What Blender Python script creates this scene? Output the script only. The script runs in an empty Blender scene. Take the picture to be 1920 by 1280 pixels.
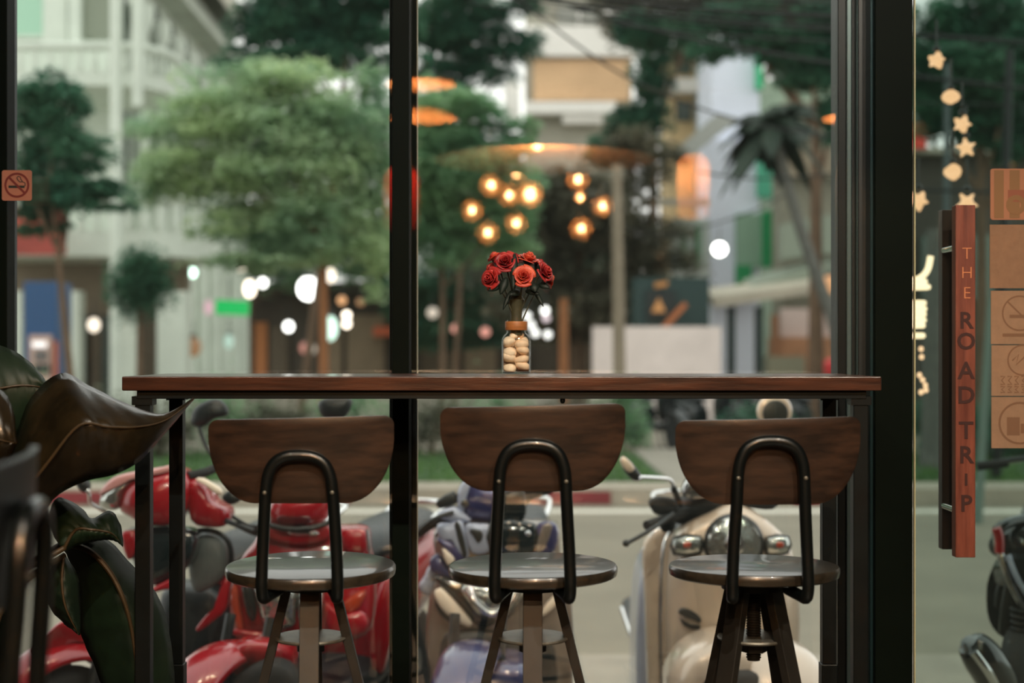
import bpy, bmesh, math, random
from mathutils import Vector, Matrix
random.seed(7)
R = math.radians
PI = math.pi
SC = bpy.context.scene
COL = SC.collection
F, HZ, CX, CZ = 2667.0, 656.0, 960.0, 1.104      # focal length in px, horizon row, centre column, eye height
G = -0.35                                        # street level (the cafe floor is z = 0)

def W(px, py, d):
    """point at distance d seen at pixel px, py"""
    return Vector(((px-CX)*d/F, d, CZ-(py-HZ)*d/F))
def GX(px, d): return (px-CX)*d/F
def GZ(py, d): return CZ-(py-HZ)*d/F
def lin(c):
    c = c/255.0
    return c/12.92 if c <= .04045 else ((c+.055)/1.055)**2.4
def S(r, g, b): return (lin(r), lin(g), lin(b), 1.0)

# ------------------------------------------------------------------ materials
def mat(name, col, rough=.5, metal=0., noise=0., nscale=8., stretch=(1, 1, 1), bump=0., bscale=None, coat=0.,
        col2=None, spec=.5, sub=0., trans=0., emit=None, es=0., alpha=1.):
    m = bpy.data.materials.new(name); m.use_nodes = True
    nt = m.node_tree; n = nt.nodes; b = n['Principled BSDF']
    b.inputs['Base Color'].default_value = col
    b.inputs['Roughness'].default_value = rough
    b.inputs['Metallic'].default_value = metal
    b.inputs['Specular IOR Level'].default_value = spec
    b.inputs['Coat Weight'].default_value = coat
    b.inputs['Coat Roughness'].default_value = .06
    b.inputs['Transmission Weight'].default_value = trans
    if emit:
        b.inputs['Emission Color'].default_value = emit
        b.inputs['Emission Strength'].default_value = es
    if noise or col2 or bump:
        tc = n.new('ShaderNodeTexCoord'); mp = n.new('ShaderNodeMapping')
        mp.inputs['Scale'].default_value = stretch
        nt.links.new(tc.outputs['Object'], mp.inputs['Vector'])
        nz = n.new('ShaderNodeTexNoise'); nz.inputs['Scale'].default_value = nscale
        nz.inputs['Detail'].default_value = 5; nz.inputs['Roughness'].default_value = .6
        nt.links.new(mp.outputs['Vector'], nz.inputs['Vector'])
        if noise or col2:
            rp = n.new('ShaderNodeValToRGB')
            c2 = col2 or tuple(min(1, c*(1+noise)) for c in col[:3])+(1,)
            c1 = tuple(c*(1-noise) for c in col[:3])+(1,)
            rp.color_ramp.elements[0].position = .35; rp.color_ramp.elements[1].position = .65
            rp.color_ramp.elements[0].color = c1; rp.color_ramp.elements[1].color = c2
            nt.links.new(nz.outputs['Fac'], rp.inputs['Fac'])
            nt.links.new(rp.outputs['Color'], b.inputs['Base Color'])
        if bump:
            bn = n.new('ShaderNodeBump'); bn.inputs['Strength'].default_value = bump
            bn.inputs['Distance'].default_value = .01
            src = nz
            if bscale:
                src = n.new('ShaderNodeTexNoise'); src.inputs['Scale'].default_value = bscale
                nt.links.new(mp.outputs['Vector'], src.inputs['Vector'])
            nt.links.new(src.outputs['Fac'], bn.inputs['Height'])
            nt.links.new(bn.outputs['Normal'], b.inputs['Normal'])
    return m
def emis(name, col, s):
    m = mat(name, (.02, .02, .02, 1), emit=col, es=s)
    m.cycles.emission_sampling = 'NONE' if s < 0 else 'AUTO'
    return m
def lampmat(name, col, s):
    """a far small lamp: glows, but is not sampled as a light for the rest of the street"""
    m = mat(name, (.02, .02, .02, 1), emit=col, es=s)
    m.cycles.emission_sampling = 'NONE'
    return m
def pane_mat(name, tint, boost=1.0, veil=0.):
    m = bpy.data.materials.new(name); m.use_nodes = True
    nt = m.node_tree; n = nt.nodes; n.clear()
    out = n.new('ShaderNodeOutputMaterial'); mx = n.new('ShaderNodeMixShader')
    tr = n.new('ShaderNodeBsdfTransparent'); gl = n.new('ShaderNodeBsdfGlossy'); fr = n.new('ShaderNodeFresnel')
    tr.inputs['Color'].default_value = tint; gl.inputs['Roughness'].default_value = .0
    gl.inputs['Color'].default_value = (1, 1, 1, 1)
    fr.inputs['IOR'].default_value = 1.52
    mu = n.new('ShaderNodeMath'); mu.operation = 'MULTIPLY'; mu.inputs[1].default_value = boost
    nt.links.new(fr.outputs['Fac'], mu.inputs[0]); nt.links.new(mu.outputs[0], mx.inputs['Fac'])
    nt.links.new(tr.outputs[0], mx.inputs[1]); nt.links.new(gl.outputs[0], mx.inputs[2])
    last = mx.outputs[0]
    if veil:                                        # added haze veil: a translucent mix lifts the blacks behind the glass
        tl = n.new('ShaderNodeBsdfTranslucent'); tl.inputs['Color'].default_value = (.80, .92, .86, 1)
        m2 = n.new('ShaderNodeMixShader'); m2.inputs['Fac'].default_value = veil
        nt.links.new(last, m2.inputs[1]); nt.links.new(tl.outputs[0], m2.inputs[2]); last = m2.outputs[0]
    nt.links.new(last, out.inputs['Surface'])
    return m
def thin_glass(name, tint, f0=.04, f1=.7):
    """thin curved glass: clear facing the eye, glossy at its rim"""
    m = bpy.data.materials.new(name); m.use_nodes = True
    nt = m.node_tree; n = nt.nodes; n.clear()
    out = n.new('ShaderNodeOutputMaterial'); mx = n.new('ShaderNodeMixShader')
    tr = n.new('ShaderNodeBsdfTransparent'); gl = n.new('ShaderNodeBsdfGlossy'); lw = n.new('ShaderNodeLayerWeight'); lw.inputs['Blend'].default_value = .5
    tr.inputs['Color'].default_value = tint; gl.inputs['Roughness'].default_value = .03
    pw = n.new('ShaderNodeMath'); pw.operation = 'POWER'; pw.inputs[1].default_value = 4
    ma = n.new('ShaderNodeMath'); ma.operation = 'MULTIPLY_ADD'; ma.inputs[1].default_value = f1; ma.inputs[2].default_value = f0
    nt.links.new(lw.outputs['Facing'], pw.inputs[0]); nt.links.new(pw.outputs[0], ma.inputs[0]); nt.links.new(ma.outputs[0], mx.inputs['Fac'])
    nt.links.new(tr.outputs[0], mx.inputs[1]); nt.links.new(gl.outputs[0], mx.inputs[2]); nt.links.new(mx.outputs[0], out.inputs['Surface'])
    return m
def leafmat(name, c1, c2, tl=.35, rough=.55, nscale=1.2):
    m = bpy.data.materials.new(name); m.use_nodes = True
    nt = m.node_tree; n = nt.nodes; b = n['Principled BSDF']; out = n['Material Output']
    tc = n.new('ShaderNodeTexCoord'); nz = n.new('ShaderNodeTexNoise'); nz.inputs['Scale'].default_value = nscale
    nz.inputs['Detail'].default_value = 6
    nt.links.new(tc.outputs['Object'], nz.inputs['Vector'])
    rp = n.new('ShaderNodeValToRGB'); rp.color_ramp.elements[0].position = .38; rp.color_ramp.elements[1].position = .62
    rp.color_ramp.elements[0].color = c1; rp.color_ramp.elements[1].color = c2
    nt.links.new(nz.outputs['Fac'], rp.inputs['Fac'])
    nt.links.new(rp.outputs['Color'], b.inputs['Base Color']); b.inputs['Roughness'].default_value = rough
    b.inputs['Specular IOR Level'].default_value = .3
    t = n.new('ShaderNodeBsdfTranslucent'); mx = n.new('ShaderNodeMixShader'); mx.inputs['Fac'].default_value = tl
    nt.links.new(rp.outputs['Color'], t.inputs['Color'])
    nt.links.new(b.outputs[0], mx.inputs[1]); nt.links.new(t.outputs[0], mx.inputs[2])
    nt.links.new(mx.outputs[0], out.inputs['Surface'])
    return m

# ------------------------------------------------------------------ mesh builder
def catmull(pts, k, closed=False):
    n = len(pts); out = []
    rng = n if closed else n-1
    for i in range(rng):
        g = (lambda j: pts[j % n]) if closed else (lambda j: pts[max(0, min(n-1, j))])
        p0, p1, p2, p3 = (Vector(g(i-1)), Vector(g(i)), Vector(g(i+1)), Vector(g(i+2)))
        for s in range(k):
            t = s/k
            out.append(.5*((2*p1)+(p2-p0)*t+(2*p0-5*p1+4*p2-p3)*t*t+(3*p1-p0-3*p2+p3)*t**3))
    if not closed: out.append(Vector(pts[-1]))
    return out

class MB:
    def __init__(s): s.v = []; s.f = []
    def add(s, vs, fs):
        b = len(s.v); s.v += [Vector(v) for v in vs]; s.f += [tuple(b+i for i in f) for f in fs]; return s
    def box(s, c, sz, M=None):
        x, y, z = (a/2 for a in sz)
        vs = [Vector((i*x, j*y, k*z)) for k in (-1, 1) for j in (-1, 1) for i in (-1, 1)]
        if M is not None: vs = [M @ v for v in vs]
        vs = [v+Vector(c) for v in vs]
        return s.add(vs, [(0, 2, 3, 1), (4, 5, 7, 6), (0, 1, 5, 4), (2, 6, 7, 3), (0, 4, 6, 2), (1, 3, 7, 5)])
    def rings(s, rs, cap=True, closed=False):
        n = len(rs[0]); vs = [p for r in rs for p in r]; fs = []
        m = len(rs)
        for i in range(m if closed else m-1):
            a, b = i*n, ((i+1) % m)*n
            for j in range(n): k = (j+1) % n; fs.append((a+j, a+k, b+k, b+j))
        if cap and not closed: fs += [tuple(reversed(range(n))), tuple(range((m-1)*n, m*n))]
        return s.add(vs, fs)
    def tube(s, pts, r, n=12, closed=False, smooth=0, cap=True):
        pts = [Vector(p) for p in pts]
        if smooth:
            rr = r if isinstance(r, (list, tuple)) else None
            m0 = len(pts); pts = catmull(pts, smooth, closed)
            if rr: r = [rr[min(m0-1, int(i/smooth))]*(1-(i/smooth) % 1)+rr[min(m0-1, int(i/smooth)+1)]*((i/smooth) % 1) for i in range(len(pts))]
        m = len(pts); rs = []; N = None
        for i, p in enumerate(pts):
            a = pts[(i-1) % m] if (closed or i > 0) else p
            b = pts[(i+1) % m] if (closed or i < m-1) else p
            t = (b-a).normalized()
            if N is None:
                N = t.orthogonal().normalized()
            else:
                N = (N-t*N.dot(t)); N = N.normalized() if N.length > 1e-6 else t.orthogonal().normalized()
            B = t.cross(N); rad = r[i] if isinstance(r, (list, tuple)) else r
            rs.append([p+(N*math.cos(2*PI*j/n)+B*math.sin(2*PI*j/n))*rad for j in range(n)])
        return s.rings(rs, cap=cap, closed=closed)
    def lathe(s, prof, n=32, M=None, cap=True):
        rs = []
        for (r, z) in prof:
            ring = [Vector((r*math.cos(2*PI*j/n), r*math.sin(2*PI*j/n), z)) for j in range(n)]
            rs.append([M @ p for p in ring] if M is not None else ring)
        return s.rings(rs, cap=cap)
    def ell(s, c, rx, ry, rz, nu=16, nv=10, M=None):
        rs = []
        for i in range(nv+1):
            a = -PI/2+PI*i/nv; cr = max(math.cos(a), 1e-3)
            rs.append([Vector((rx*cr*math.cos(2*PI*j/nu), ry*cr*math.sin(2*PI*j/nu), rz*math.sin(a))) for j in range(nu)])
        rs = [[(M @ p if M is not None else p)+Vector(c) for p in r] for r in rs]
        return s.rings(rs)
    def grid(s, rows):
        n = len(rows[0]); vs = [p for r in rows for p in r]
        return s.add(vs, [(i*n+j, i*n+j+1, (i+1)*n+j+1, (i+1)*n+j) for i in range(len(rows)-1) for j in range(n-1)])
    def prism(s, poly, ext):
        n = len(poly); a = [Vector(p) for p in poly]; e = Vector(ext)
        return s.add(a+[p+e for p in a], [tuple(reversed(range(n))), tuple(range(n, 2*n))]+[(i, (i+1) % n, n+(i+1) % n, n+i) for i in range(n)])
    def loftax(s, secs, axis='y', n=20, p=2.6):
        """superellipse sections (pos, cx, cz, rx, rz) along an axis"""
        rs = []
        for (t, cx, cz, rx, rz) in secs:
            ring = []
            for j in range(n):
                a = 2*PI*j/n; ca, sa = math.cos(a), math.sin(a)
                u = cx+rx*math.copysign(abs(ca)**(2/p), ca); w = cz+rz*math.copysign(abs(sa)**(2/p), sa)
                ring.append(Vector((u, t, w)) if axis == 'y' else Vector((u, w, t)))
            rs.append(ring)
        return s.rings(rs)
    def build(s, name, m=None, parent=None, smooth=True, ang=40, bevel=0, solid=0, sub=0, off=0):
        me = bpy.data.meshes.new(name); me.from_pydata(s.v, [], s.f)
        bm = bmesh.new(); bm.from_mesh(me); bmesh.ops.recalc_face_normals(bm, faces=bm.faces); bm.to_mesh(me); bm.free()
        o = bpy.data.objects.new(name, me); COL.objects.link(o)
        if m: me.materials.append(m)
        if smooth:
            for p in me.polygons: p.use_smooth = True
            me.set_sharp_from_angle(angle=R(ang))
        if solid:
            q = o.modifiers.new('s', 'SOLIDIFY'); q.thickness = solid; q.offset = off
        if bevel:
            q = o.modifiers.new('b', 'BEVEL'); q.width = bevel; q.segments = 2; q.limit_method = 'ANGLE'
        if sub:
            q = o.modifiers.new('u', 'SUBSURF'); q.levels = q.render_levels = sub
        if parent: o.parent = parent
        return o

def tag(o, label=None, cat=None, group=None, kind=None):
    if label: o['label'] = label
    if cat: o['category'] = cat
    if group: o['group'] = group
    if kind: o['kind'] = kind
    return o
def thing(name, label, cat, loc=(0, 0, 0), rz=0, group=None):
    o = bpy.data.objects.new(name, None); COL.objects.link(o); o.location = loc; o.rotation_euler = (0, 0, rz)
    o.empty_display_size = .1
    return tag(o, label, cat, group)
def struct(o): o['kind'] = 'structure'; return o
def dup(root, loc, rz=0, label=None, scale=None, group=None):
    r = root.copy(); COL.objects.link(r); r.location = loc; r.rotation_euler = (0, 0, rz)
    if label: r['label'] = label
    if group: r['group'] = group
    if scale: r.scale = (scale,)*3
    for ch in list(root.children):
        c = ch.copy(); COL.objects.link(c); c.parent = r
        for g in ch.children:
            d = g.copy(); COL.objects.link(d); d.parent = c
    return r
def rotz(a): return Matrix.Rotation(a, 4, 'Z')
def yax(): return Matrix.Rotation(PI/2, 4, 'Y')
def text_mesh(name, s, size, loc, m, parent, off=0., ext=.0006, mirror=False, align='CENTER'):
    cu = bpy.data.curves.new(name, 'FONT'); cu.body = s; cu.size = size; cu.align_x = align; cu.align_y = 'CENTER'
    cu.offset = off; cu.extrude = ext; cu.resolution_u = 3
    o = bpy.data.objects.new(name, cu); COL.objects.link(o)
    dg = bpy.context.evaluated_depsgraph_get()
    me = bpy.data.meshes.new_from_object(o.evaluated_get(dg))
    bpy.data.objects.remove(o); bpy.data.curves.remove(cu)
    M = Matrix.Translation(loc) @ Matrix.Rotation(PI/2, 4, 'X')
    if mirror: M = M @ Matrix.Diagonal((-1, 1, 1, 1))
    me.transform(M)
    return me
def merge_meshes(name, mes, m, parent):
    b = MB()
    for me in mes: b.add([v.co.copy() for v in me.vertices], [tuple(p.vertices) for p in me.polygons])
    return b.build(name, m, parent, smooth=False)

# ------------------------------------------------------------------ palette
M = {}
M['steel'] = mat('black_steel', S(13, 18, 18), .4, .4, noise=.25, nscale=12)
M['frame'] = mat('dark_bronze_frame', S(9, 16, 11), .5, 0, noise=.15, nscale=4, spec=.06)
M['wood_top'] = mat('stained_table_wood', S(60, 34, 24), .28, col2=S(86, 49, 33), noise=.25, nscale=5, stretch=(1.2, 10, 10), bump=.12, coat=.25)
M['wood_seat'] = mat('walnut_seat_wood', S(44, 38, 30), .30, col2=S(56, 48, 38), noise=.2, nscale=7, stretch=(1, 12, 8), bump=.05, spec=.6, coat=.5)
M['wood_back'] = mat('walnut_ply', S(38, 26, 19), .36, col2=S(58, 39, 28), noise=.3, nscale=6, stretch=(1.2, 8, 9), bump=.05, coat=.15)
M['leg_brown'] = mat('brown_steel', S(34, 30, 25), .5, .1, noise=.2, nscale=20)
M['plate'] = mat('grey_steel_plate', S(112, 108, 98), .45, .5, noise=.15, nscale=30)
M['floor'] = mat('polished_concrete', S(70, 66, 62), .4, noise=.2, nscale=3, bump=.05)
M['wall'] = mat('charcoal_plaster', S(62, 58, 54), .85, noise=.1, nscale=6, bump=.05)
M['ceil'] = mat('dark_ceiling', S(52, 50, 48), .9, noise=.1, nscale=5)
M['chrome'] = mat('chrome', S(225, 225, 225), .12, 1)
M['pipe'] = mat('black_gloss_pipe', S(9, 13, 13), .32, 0, coat=.35)
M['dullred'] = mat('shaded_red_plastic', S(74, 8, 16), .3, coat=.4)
M['rubber'] = mat('tyre_rubber', S(9, 12, 12), .75, noise=.2, nscale=30, bump=.2)
M['black'] = mat('black_plastic', S(16, 23, 24), .42, noise=.1, nscale=10)
M['gloss_black'] = mat('gloss_black', S(16, 26, 28), .12, coat=.6)
M['red'] = mat('red_paint', S(160, 8, 26), .25, coat=.7, noise=.06, nscale=3)
M['cream'] = mat('cream_paint', S(206, 190, 172), .3, .15, coat=.9, noise=.04, nscale=3)
M['silver'] = mat('silver_paint', S(172, 182, 206), .3, .1, coat=.8)
M['tanpaint'] = mat('pewter_paint', S(140, 128, 118), .28, .35, coat=.8)
M['purple'] = mat('purple_paint', S(54, 56, 104), .28, .2, coat=.9)
M['lens'] = mat('clear_lens', S(190, 195, 190), .08, .85, bump=1.0, bscale=22, coat=1.0)
M['amber'] = mat('amber_lens', S(176, 62, 28), .15, coat=1, bump=.3, bscale=40)
M['redlens'] = mat('red_lens', S(170, 16, 20), .15, coat=1)
M['greyseat'] = mat('grey_vinyl', S(96, 106, 106), .5, noise=.08, nscale=12)
M['mirror'] = mat('mirror_glass', S(40, 58, 60), .08, .6)
M['white'] = mat('white_enamel', S(236, 224, 208), .4)
# ================================================================== INTERIOR
# ---- room shell
def slab(name, x0, x1, y0, y1, z0, z1, m):
    o = MB().box(((x0+x1)/2, (y0+y1)/2, (z0+z1)/2), (x1-x0, y1-y0, z1-z0)).build(name, m, smooth=False)
    return struct(o)
RX0, RX1, RY0, RH = -3.2, 3.4, -6.0, 3.7
slab('floor', RX0-.1, RX1+.1, RY0-.1, 3.36, -.12, 0, M['floor'])
slab('ceiling', RX0-.1, RX1+.1, RY0-.1, 3.5, RH, RH+.15, M['ceil'])
slab('wall_left', RX0-.12, RX0, RY0-.1, 3.5, 0, RH, M['wall'])
slab('wall_right', RX1, RX1+.12, RY0-.1, 3.5, 0, RH, M['wall'])
slab('wall_back', RX0, RX1, RY0-.12, RY0, 0, RH, M['wall'])
slab('trim_1', RX0, RX1, RY0, RY0+.04, 3.40, 3.45, M['white'])
GY = 3.36
slab('wall_front', RX0, -1.30, GY-.06, GY+.12, 0, RH, M['wall'])
slab('wall_front_right', 2.0, RX1, GY-.06, GY+.12, 0, RH, M['wall'])
slab('wall_front_header', -1.30, 2.0, GY-.06, GY+.10, 2.75, RH, M['frame'])
slab('threshold', RX0, RX1, 3.36, 3.62, G-.02, 0, M['floor'])
slab('sidewalk', -9, 9, 3.4, 6.8, G-.12, G, mat('sidewalk_concrete', S(150, 142, 128), .8, noise=.15, nscale=2.5, bump=.1))
# ---- window frames
glass = pane_mat('window_glass', (.97, .985, .975, 1), 1.6, .006)
def window(name, x0, x1):
    w = struct(bpy.data.objects.new(name, None)); COL.objects.link(w)
    MB().box(((x0+x1)/2, GY, 1.42), (x1-x0, .008, 2.62)).build('pane', glass, w, smooth=False)
    MB().box(((x0+x1)/2, GY-.005, .055), (x1-x0, .10, .11)).build('window_sill', M['frame'], w, smooth=False)
    return w
xl, xm0, xm1, xr = GX(17, GY), GX(749, GY), GX(752, GY), GX(1580, GY)
w1 = window('window_1', xl-.01, xm0-.001)
w2 = window('window_2', xm1+.001, xr)
def bar(name, px0, px1, ya, yb, parent, m=None, z0=0, z1=2.78):
    """vertical profile whose inner face spans px0..px1"""
    x0, x1 = GX(px0, ya), GX(px1, ya)
    return MB().box(((x0+x1)/2, (ya+yb)/2, (z0+z1)/2), (x1-x0, yb-ya, z1-z0)).build(name, m or M['frame'], parent, smooth=False, bevel=.002)
# centre mullion: inner cap, a raised bead, and the outer profile behind the glass
bar('mullion_cap', 735, 767, 3.315, 3.354, w1)
bar('bead', 766.5, 770, 3.335, 3.354, w1, M['steel'])
bar('outer_mullion', 730, 781, 3.3665, 3.42, w1, M['frame'])
bar('edge_seal', 781, 783, 3.3665, 3.385, w1, mat('grey_seal', S(150, 140, 120), .5))
bar('left_stile', -130, 13, 3.30, 3.354, w1)
bar('outer_stile', -90, 18, 3.3665, 3.42, w1, M['steel'])
# right jamb: stepped profiles and the broad flat post
jamb = struct(bpy.data.objects.new('trim_2', None)); COL.objects.link(jamb)
bar('stop', 1571, 1588, 3.345, 3.42, jamb, M['steel'])
bar('highlight_bead', 1588, 1597, 3.335, 3.42, jamb, mat('blue_grey_metal', S(88, 104, 104), .35, .5))  # lighter blue-grey paints the highlight line running down the jamb
bar('groove', 1597, 1606, 3.35, 3.42, jamb, M['black'])
bar('fillet', 1606, 1609, 3.33, 3.42, jamb, mat('blue_grey_metal_b', S(70, 86, 86), .35, .5))
bar('channel', 1609, 1632, 3.345, 3.42, jamb, M['black'])
bar('corner_bead', 1632, 1641, 3.30, 3.42, jamb, mat('dark_teal_metal', S(34, 58, 62), .35, .5))
bar('post', 1641, 1711.5, 3.28, 3.42, jamb, M['frame'])
# ---- glass door with its pull handle
door = struct(bpy.data.objects.new('door_1', None)); COL.objects.link(door)
dx0, dx1, DY = GX(1713.2, 3.305), 1.93, 3.305
dglass = pane_mat('door_glass', (.70, .77, .74, 1), 1.4, .008)
MB().box(((dx0+dx1)/2, DY, 1.37), (dx1-dx0, .010, 2.70)).build('pane', dglass, door, smooth=False)
MB().box((dx0+.0012, DY, 1.37), (.0026, .0115, 2.70)).build('glass_edge', mat('polished_glass_edge', S(196, 190, 150), .25, emit=None), door, smooth=False)
hw = mat('handle_wood', S(112, 54, 40), .42, col2=S(138, 74, 56), noise=.25, nscale=5, stretch=(10, 10, 1.0), bump=.1)
hw2 = mat('dark_handle_wood', S(62, 30, 20), .45, col2=S(78, 38, 26), noise=.2, nscale=5, stretch=(10, 10, 1.0))
hx = GX(1810, 3.235); hx0, hx1 = GX(1792, 3.235), GX(1829, 3.235)
hz0, hz1 = GZ(1045, 3.235), GZ(384, 3.235)
inh = MB().box(((hx0+hx1)/2, 3.25, (hz0+hz1)/2), (hx1-hx0, .03, hz1-hz0)).build('inside_handle', hw, door, smooth=False, bevel=.0015)
outh = MB().box((GX(1782, 3.36), 3.362, (GZ(393, 3.345)+GZ(1030, 3.345))/2), (.047, .03, GZ(393, 3.345)-GZ(1030, 3.345))).build('outside_handle', hw2, door, smooth=False, bevel=.0015)
for py in (467, 952):
    z = GZ(py, 3.305)
    MB().tube([((hx0+hx1)/2-.012, 3.264, z), ((hx0+hx1)/2-.012, 3.35, z)], .009, 16).build('standoff', M['chrome'], door)
big = [('R', 602, 30), ('O', 641, 30), ('A', 696, 31), ('D', 742, 31), ('T', 808, 31), ('R', 854, 31), ('I', 900, 21), ('P', 945, 30)]
small = [('T', 476, 22), ('H', 512, 22), ('E', 550, 22)]
mes = []
for ch, py, h in big:
    d = 3.2345; mes.append(text_mesh('t', ch, h*d/F/.69, (GX(1811.5, d), d, GZ(py, d)), None, None, off=.0011))
merge_meshes('road_trip_lettering', mes, mat('dark_burnt_letters', S(58, 24, 18), .7), inh)['label'] = 'dark upright letters ROAD TRIP'
mes = []
for ch, py, h in small:
    d = 3.2345; mes.append(text_mesh('t', ch, h*d/F/.69, (GX(1813, d), d, GZ(py, d)), None, None, off=-.0006))
merge_meshes('the_lettering', mes, mat('pale_carved_letters', S(206, 128, 84), .6), inh)['label'] = 'small pale letters THE'
# ---- cardboard signs taped on the glass door (the last five to 1940 px run past the frame)
kraft = mat('kraft_card', S(150, 116, 90), .8, noise=.08, nscale=40)
kraft2 = mat('kraft_card_dark', S(140, 104, 78), .8, noise=.08, nscale=40)
ink = mat('faded_brown_ink', S(122, 88, 64), .8)
seal = mat('faded_red_ink', S(140, 82, 60), .8)
def sheet(px0, py0, px1, py1, d=3.2975, th=.0022, rad=0):
    x0, x1, z0, z1 = GX(px0, d), GX(px1, d), GZ(py1, d), GZ(py0, d)
    if not rad: return MB().prism([(x0, d, z0), (x1, d, z0), (x1, d, z1), (x0, d, z1)], (0, th, 0))
    pts = []
    for (cx, cz, a0) in ((x1-rad, z1-rad, 0), (x0+rad, z1-rad, 90), (x0+rad, z0+rad, 180), (x1-rad, z0+rad, 270)):
        for k in range(6): a = R(a0+18*k); pts.append((cx+rad*math.cos(a), d, cz+rad*math.sin(a)))
    return MB().prism(pts, (0, th, 0))
def ringmesh(px, py, r, w, d, n=40):
    c = W(px, py, d); rr = r*d/F; ww = w*d/F; rows = []
    for (rad) in (rr-ww/2, rr+ww/2):
        rows.append([c+Vector((rad*math.cos(2*PI*j/n), 0, rad*math.sin(2*PI*j/n))) for j in range(n+1)])
    b = MB(); b.grid(rows); return b
def linemesh(pts, w, d):
    b = MB(); P = [W(x, y, d) for x, y in pts]; rows = [[], []]
    for i, p in enumerate(P):
        t = (P[min(i+1, len(P)-1)]-P[max(i-1, 0)]).normalized(); nn = Vector((-t.z, 0, t.x))*(w*d/F/2)
        rows[0].append(p+nn); rows[1].append(p-nn)
    b.grid(rows); return b
SD = 3.2972
def cardsign(label, px0, py0, px1, py1, m, rad=0):
    t = thing('door_sign', label, 'sign', (GX((px0+px1)/2, 3.2975), 3.2975, GZ(py1, 3.2975)), group='card signs on the glass door')
    inv = Matrix.Translation(-t.location)
    o = sheet(px0, py0, px1, py1, rad=rad).build('card', m, t, smooth=False); o.data.transform(inv)
    def extra(b, nm, mm):
        q = b.build(nm, mm, t, smooth=False, solid=.0003); q.data.transform(inv); return q
    return t, extra
striped = mat('orange_striped_card', S(164, 108, 78), .75)
t, ex = cardsign('orange striped card with rounded corners and faint red seal, topmost on the glass door', 1857, 316, 1975, 412, striped, .006)
ob = mat('olive_stripe', S(134, 96, 62), .8)
for x0, x1 in ((1864, 1882), (1893, 1912), (1925, 1944), (1954, 1968)):
    ex(sheet(x0, 319, x1, 409, d=SD, th=.0002), 'stripe', ob)
ex(ringmesh(1905, 384, 14, 9, SD-.0004), 'seal_ring', ob); ex(sheet(1890, 356, 1950, 378, d=SD-.0002, th=.0001), 'red_band', seal)
t, ex = cardsign('plain brown card without printing, under the orange striped card on the glass door', 1856, 421, 1975, 540, kraft2)
t, ex = cardsign('brown card with faint crossed-out circle, between plain card and mirrored lettering card', 1858, 545, 1975, 645, kraft)
ex(ringmesh(1912, 587, 32, 3, SD), 'prohibition_ring', ink); ex(linemesh([(1890, 566), (1934, 609)], 3, SD), 'slash', ink)
ex(sheet(1893, 590, 1925, 596, d=SD, th=.0001), 'cigarette', ink); ex(sheet(1880, 625, 1950, 631, d=SD, th=.0001), 'caption_line', ink)
t, ex = cardsign('brown card with faint mirrored lettering, directly below the crossed-out circle card', 1859, 647, 1975, 742, kraft)
ex(ringmesh(1918, 675, 28, 3, SD), 'emblem_ring', ink)
ex(linemesh([(1898, 676), (1910, 664), (1905, 684), (1922, 668)], 3, SD), 'emblem_stroke', ink)
for row, (py, h) in enumerate(((713, 15), (730, 11))):
    for k in range(6):
        x = 1876+k*13
        ex(linemesh([(x, py-h/2), (x+8, py-h/2), (x+2, py), (x+8, py+h/2), (x, py+h/2)], 2.6, SD), 'mirrored_letter', ink)
t, ex = cardsign('brown card with faint ringed cup drawing, lowest on the glass door', 1859, 744, 1975, 840, kraft)
ex(ringmesh(1912, 793, 38, 4, SD), 'ring', ink); ex(sheet(1888, 782, 1912, 816, d=SD, th=.0001), 'cup', ink); ex(sheet(1914, 794, 1932, 812, d=SD, th=.0001), 'saucer', ink)
# ---- no smoking sign on the window stile
NY = 3.2985
ns = thing('no_smoking_sign', 'square orange no-smoking sticker stuck on window frame edge', 'sign', W(31, 376, NY))
inv = Matrix.Translation(-ns.location)
def nsp(b, nm, mm, solid=.0004):
    q = b.build(nm, mm, ns, smooth=False, solid=solid); q.data.transform(inv); return q
nsp(sheet(3.5, 319, 59.5, 376, d=NY-.0012, th=.0024, rad=.005), 'backing', mat('faded_orange_vinyl', S(178, 112, 88), .55, noise=.06, nscale=30), 0)
rdm = mat('dark_red_print', S(116, 36, 28), .6); bkm = mat('black_print', S(30, 34, 28), .6)
nsp(ringmesh(31.5, 347, 21.5, 4, NY-.0016), 'prohibition_ring', rdm)
nsp(linemesh([(16, 350), (46, 350)], 4.6, NY-.0015), 'cigarette', bkm)
nsp(linemesh([(47, 349), (47, 343), (43, 341), (37, 341), (33, 337), (31.5, 333), (34, 330.5), (38, 332), (39, 336), (42, 340)], 1.6, NY-.0015), 'smoke_curl', bkm)
nsp(linemesh([(16.5, 332), (46.5, 362)], 4, NY-.0019), 'slash', rdm)

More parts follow.
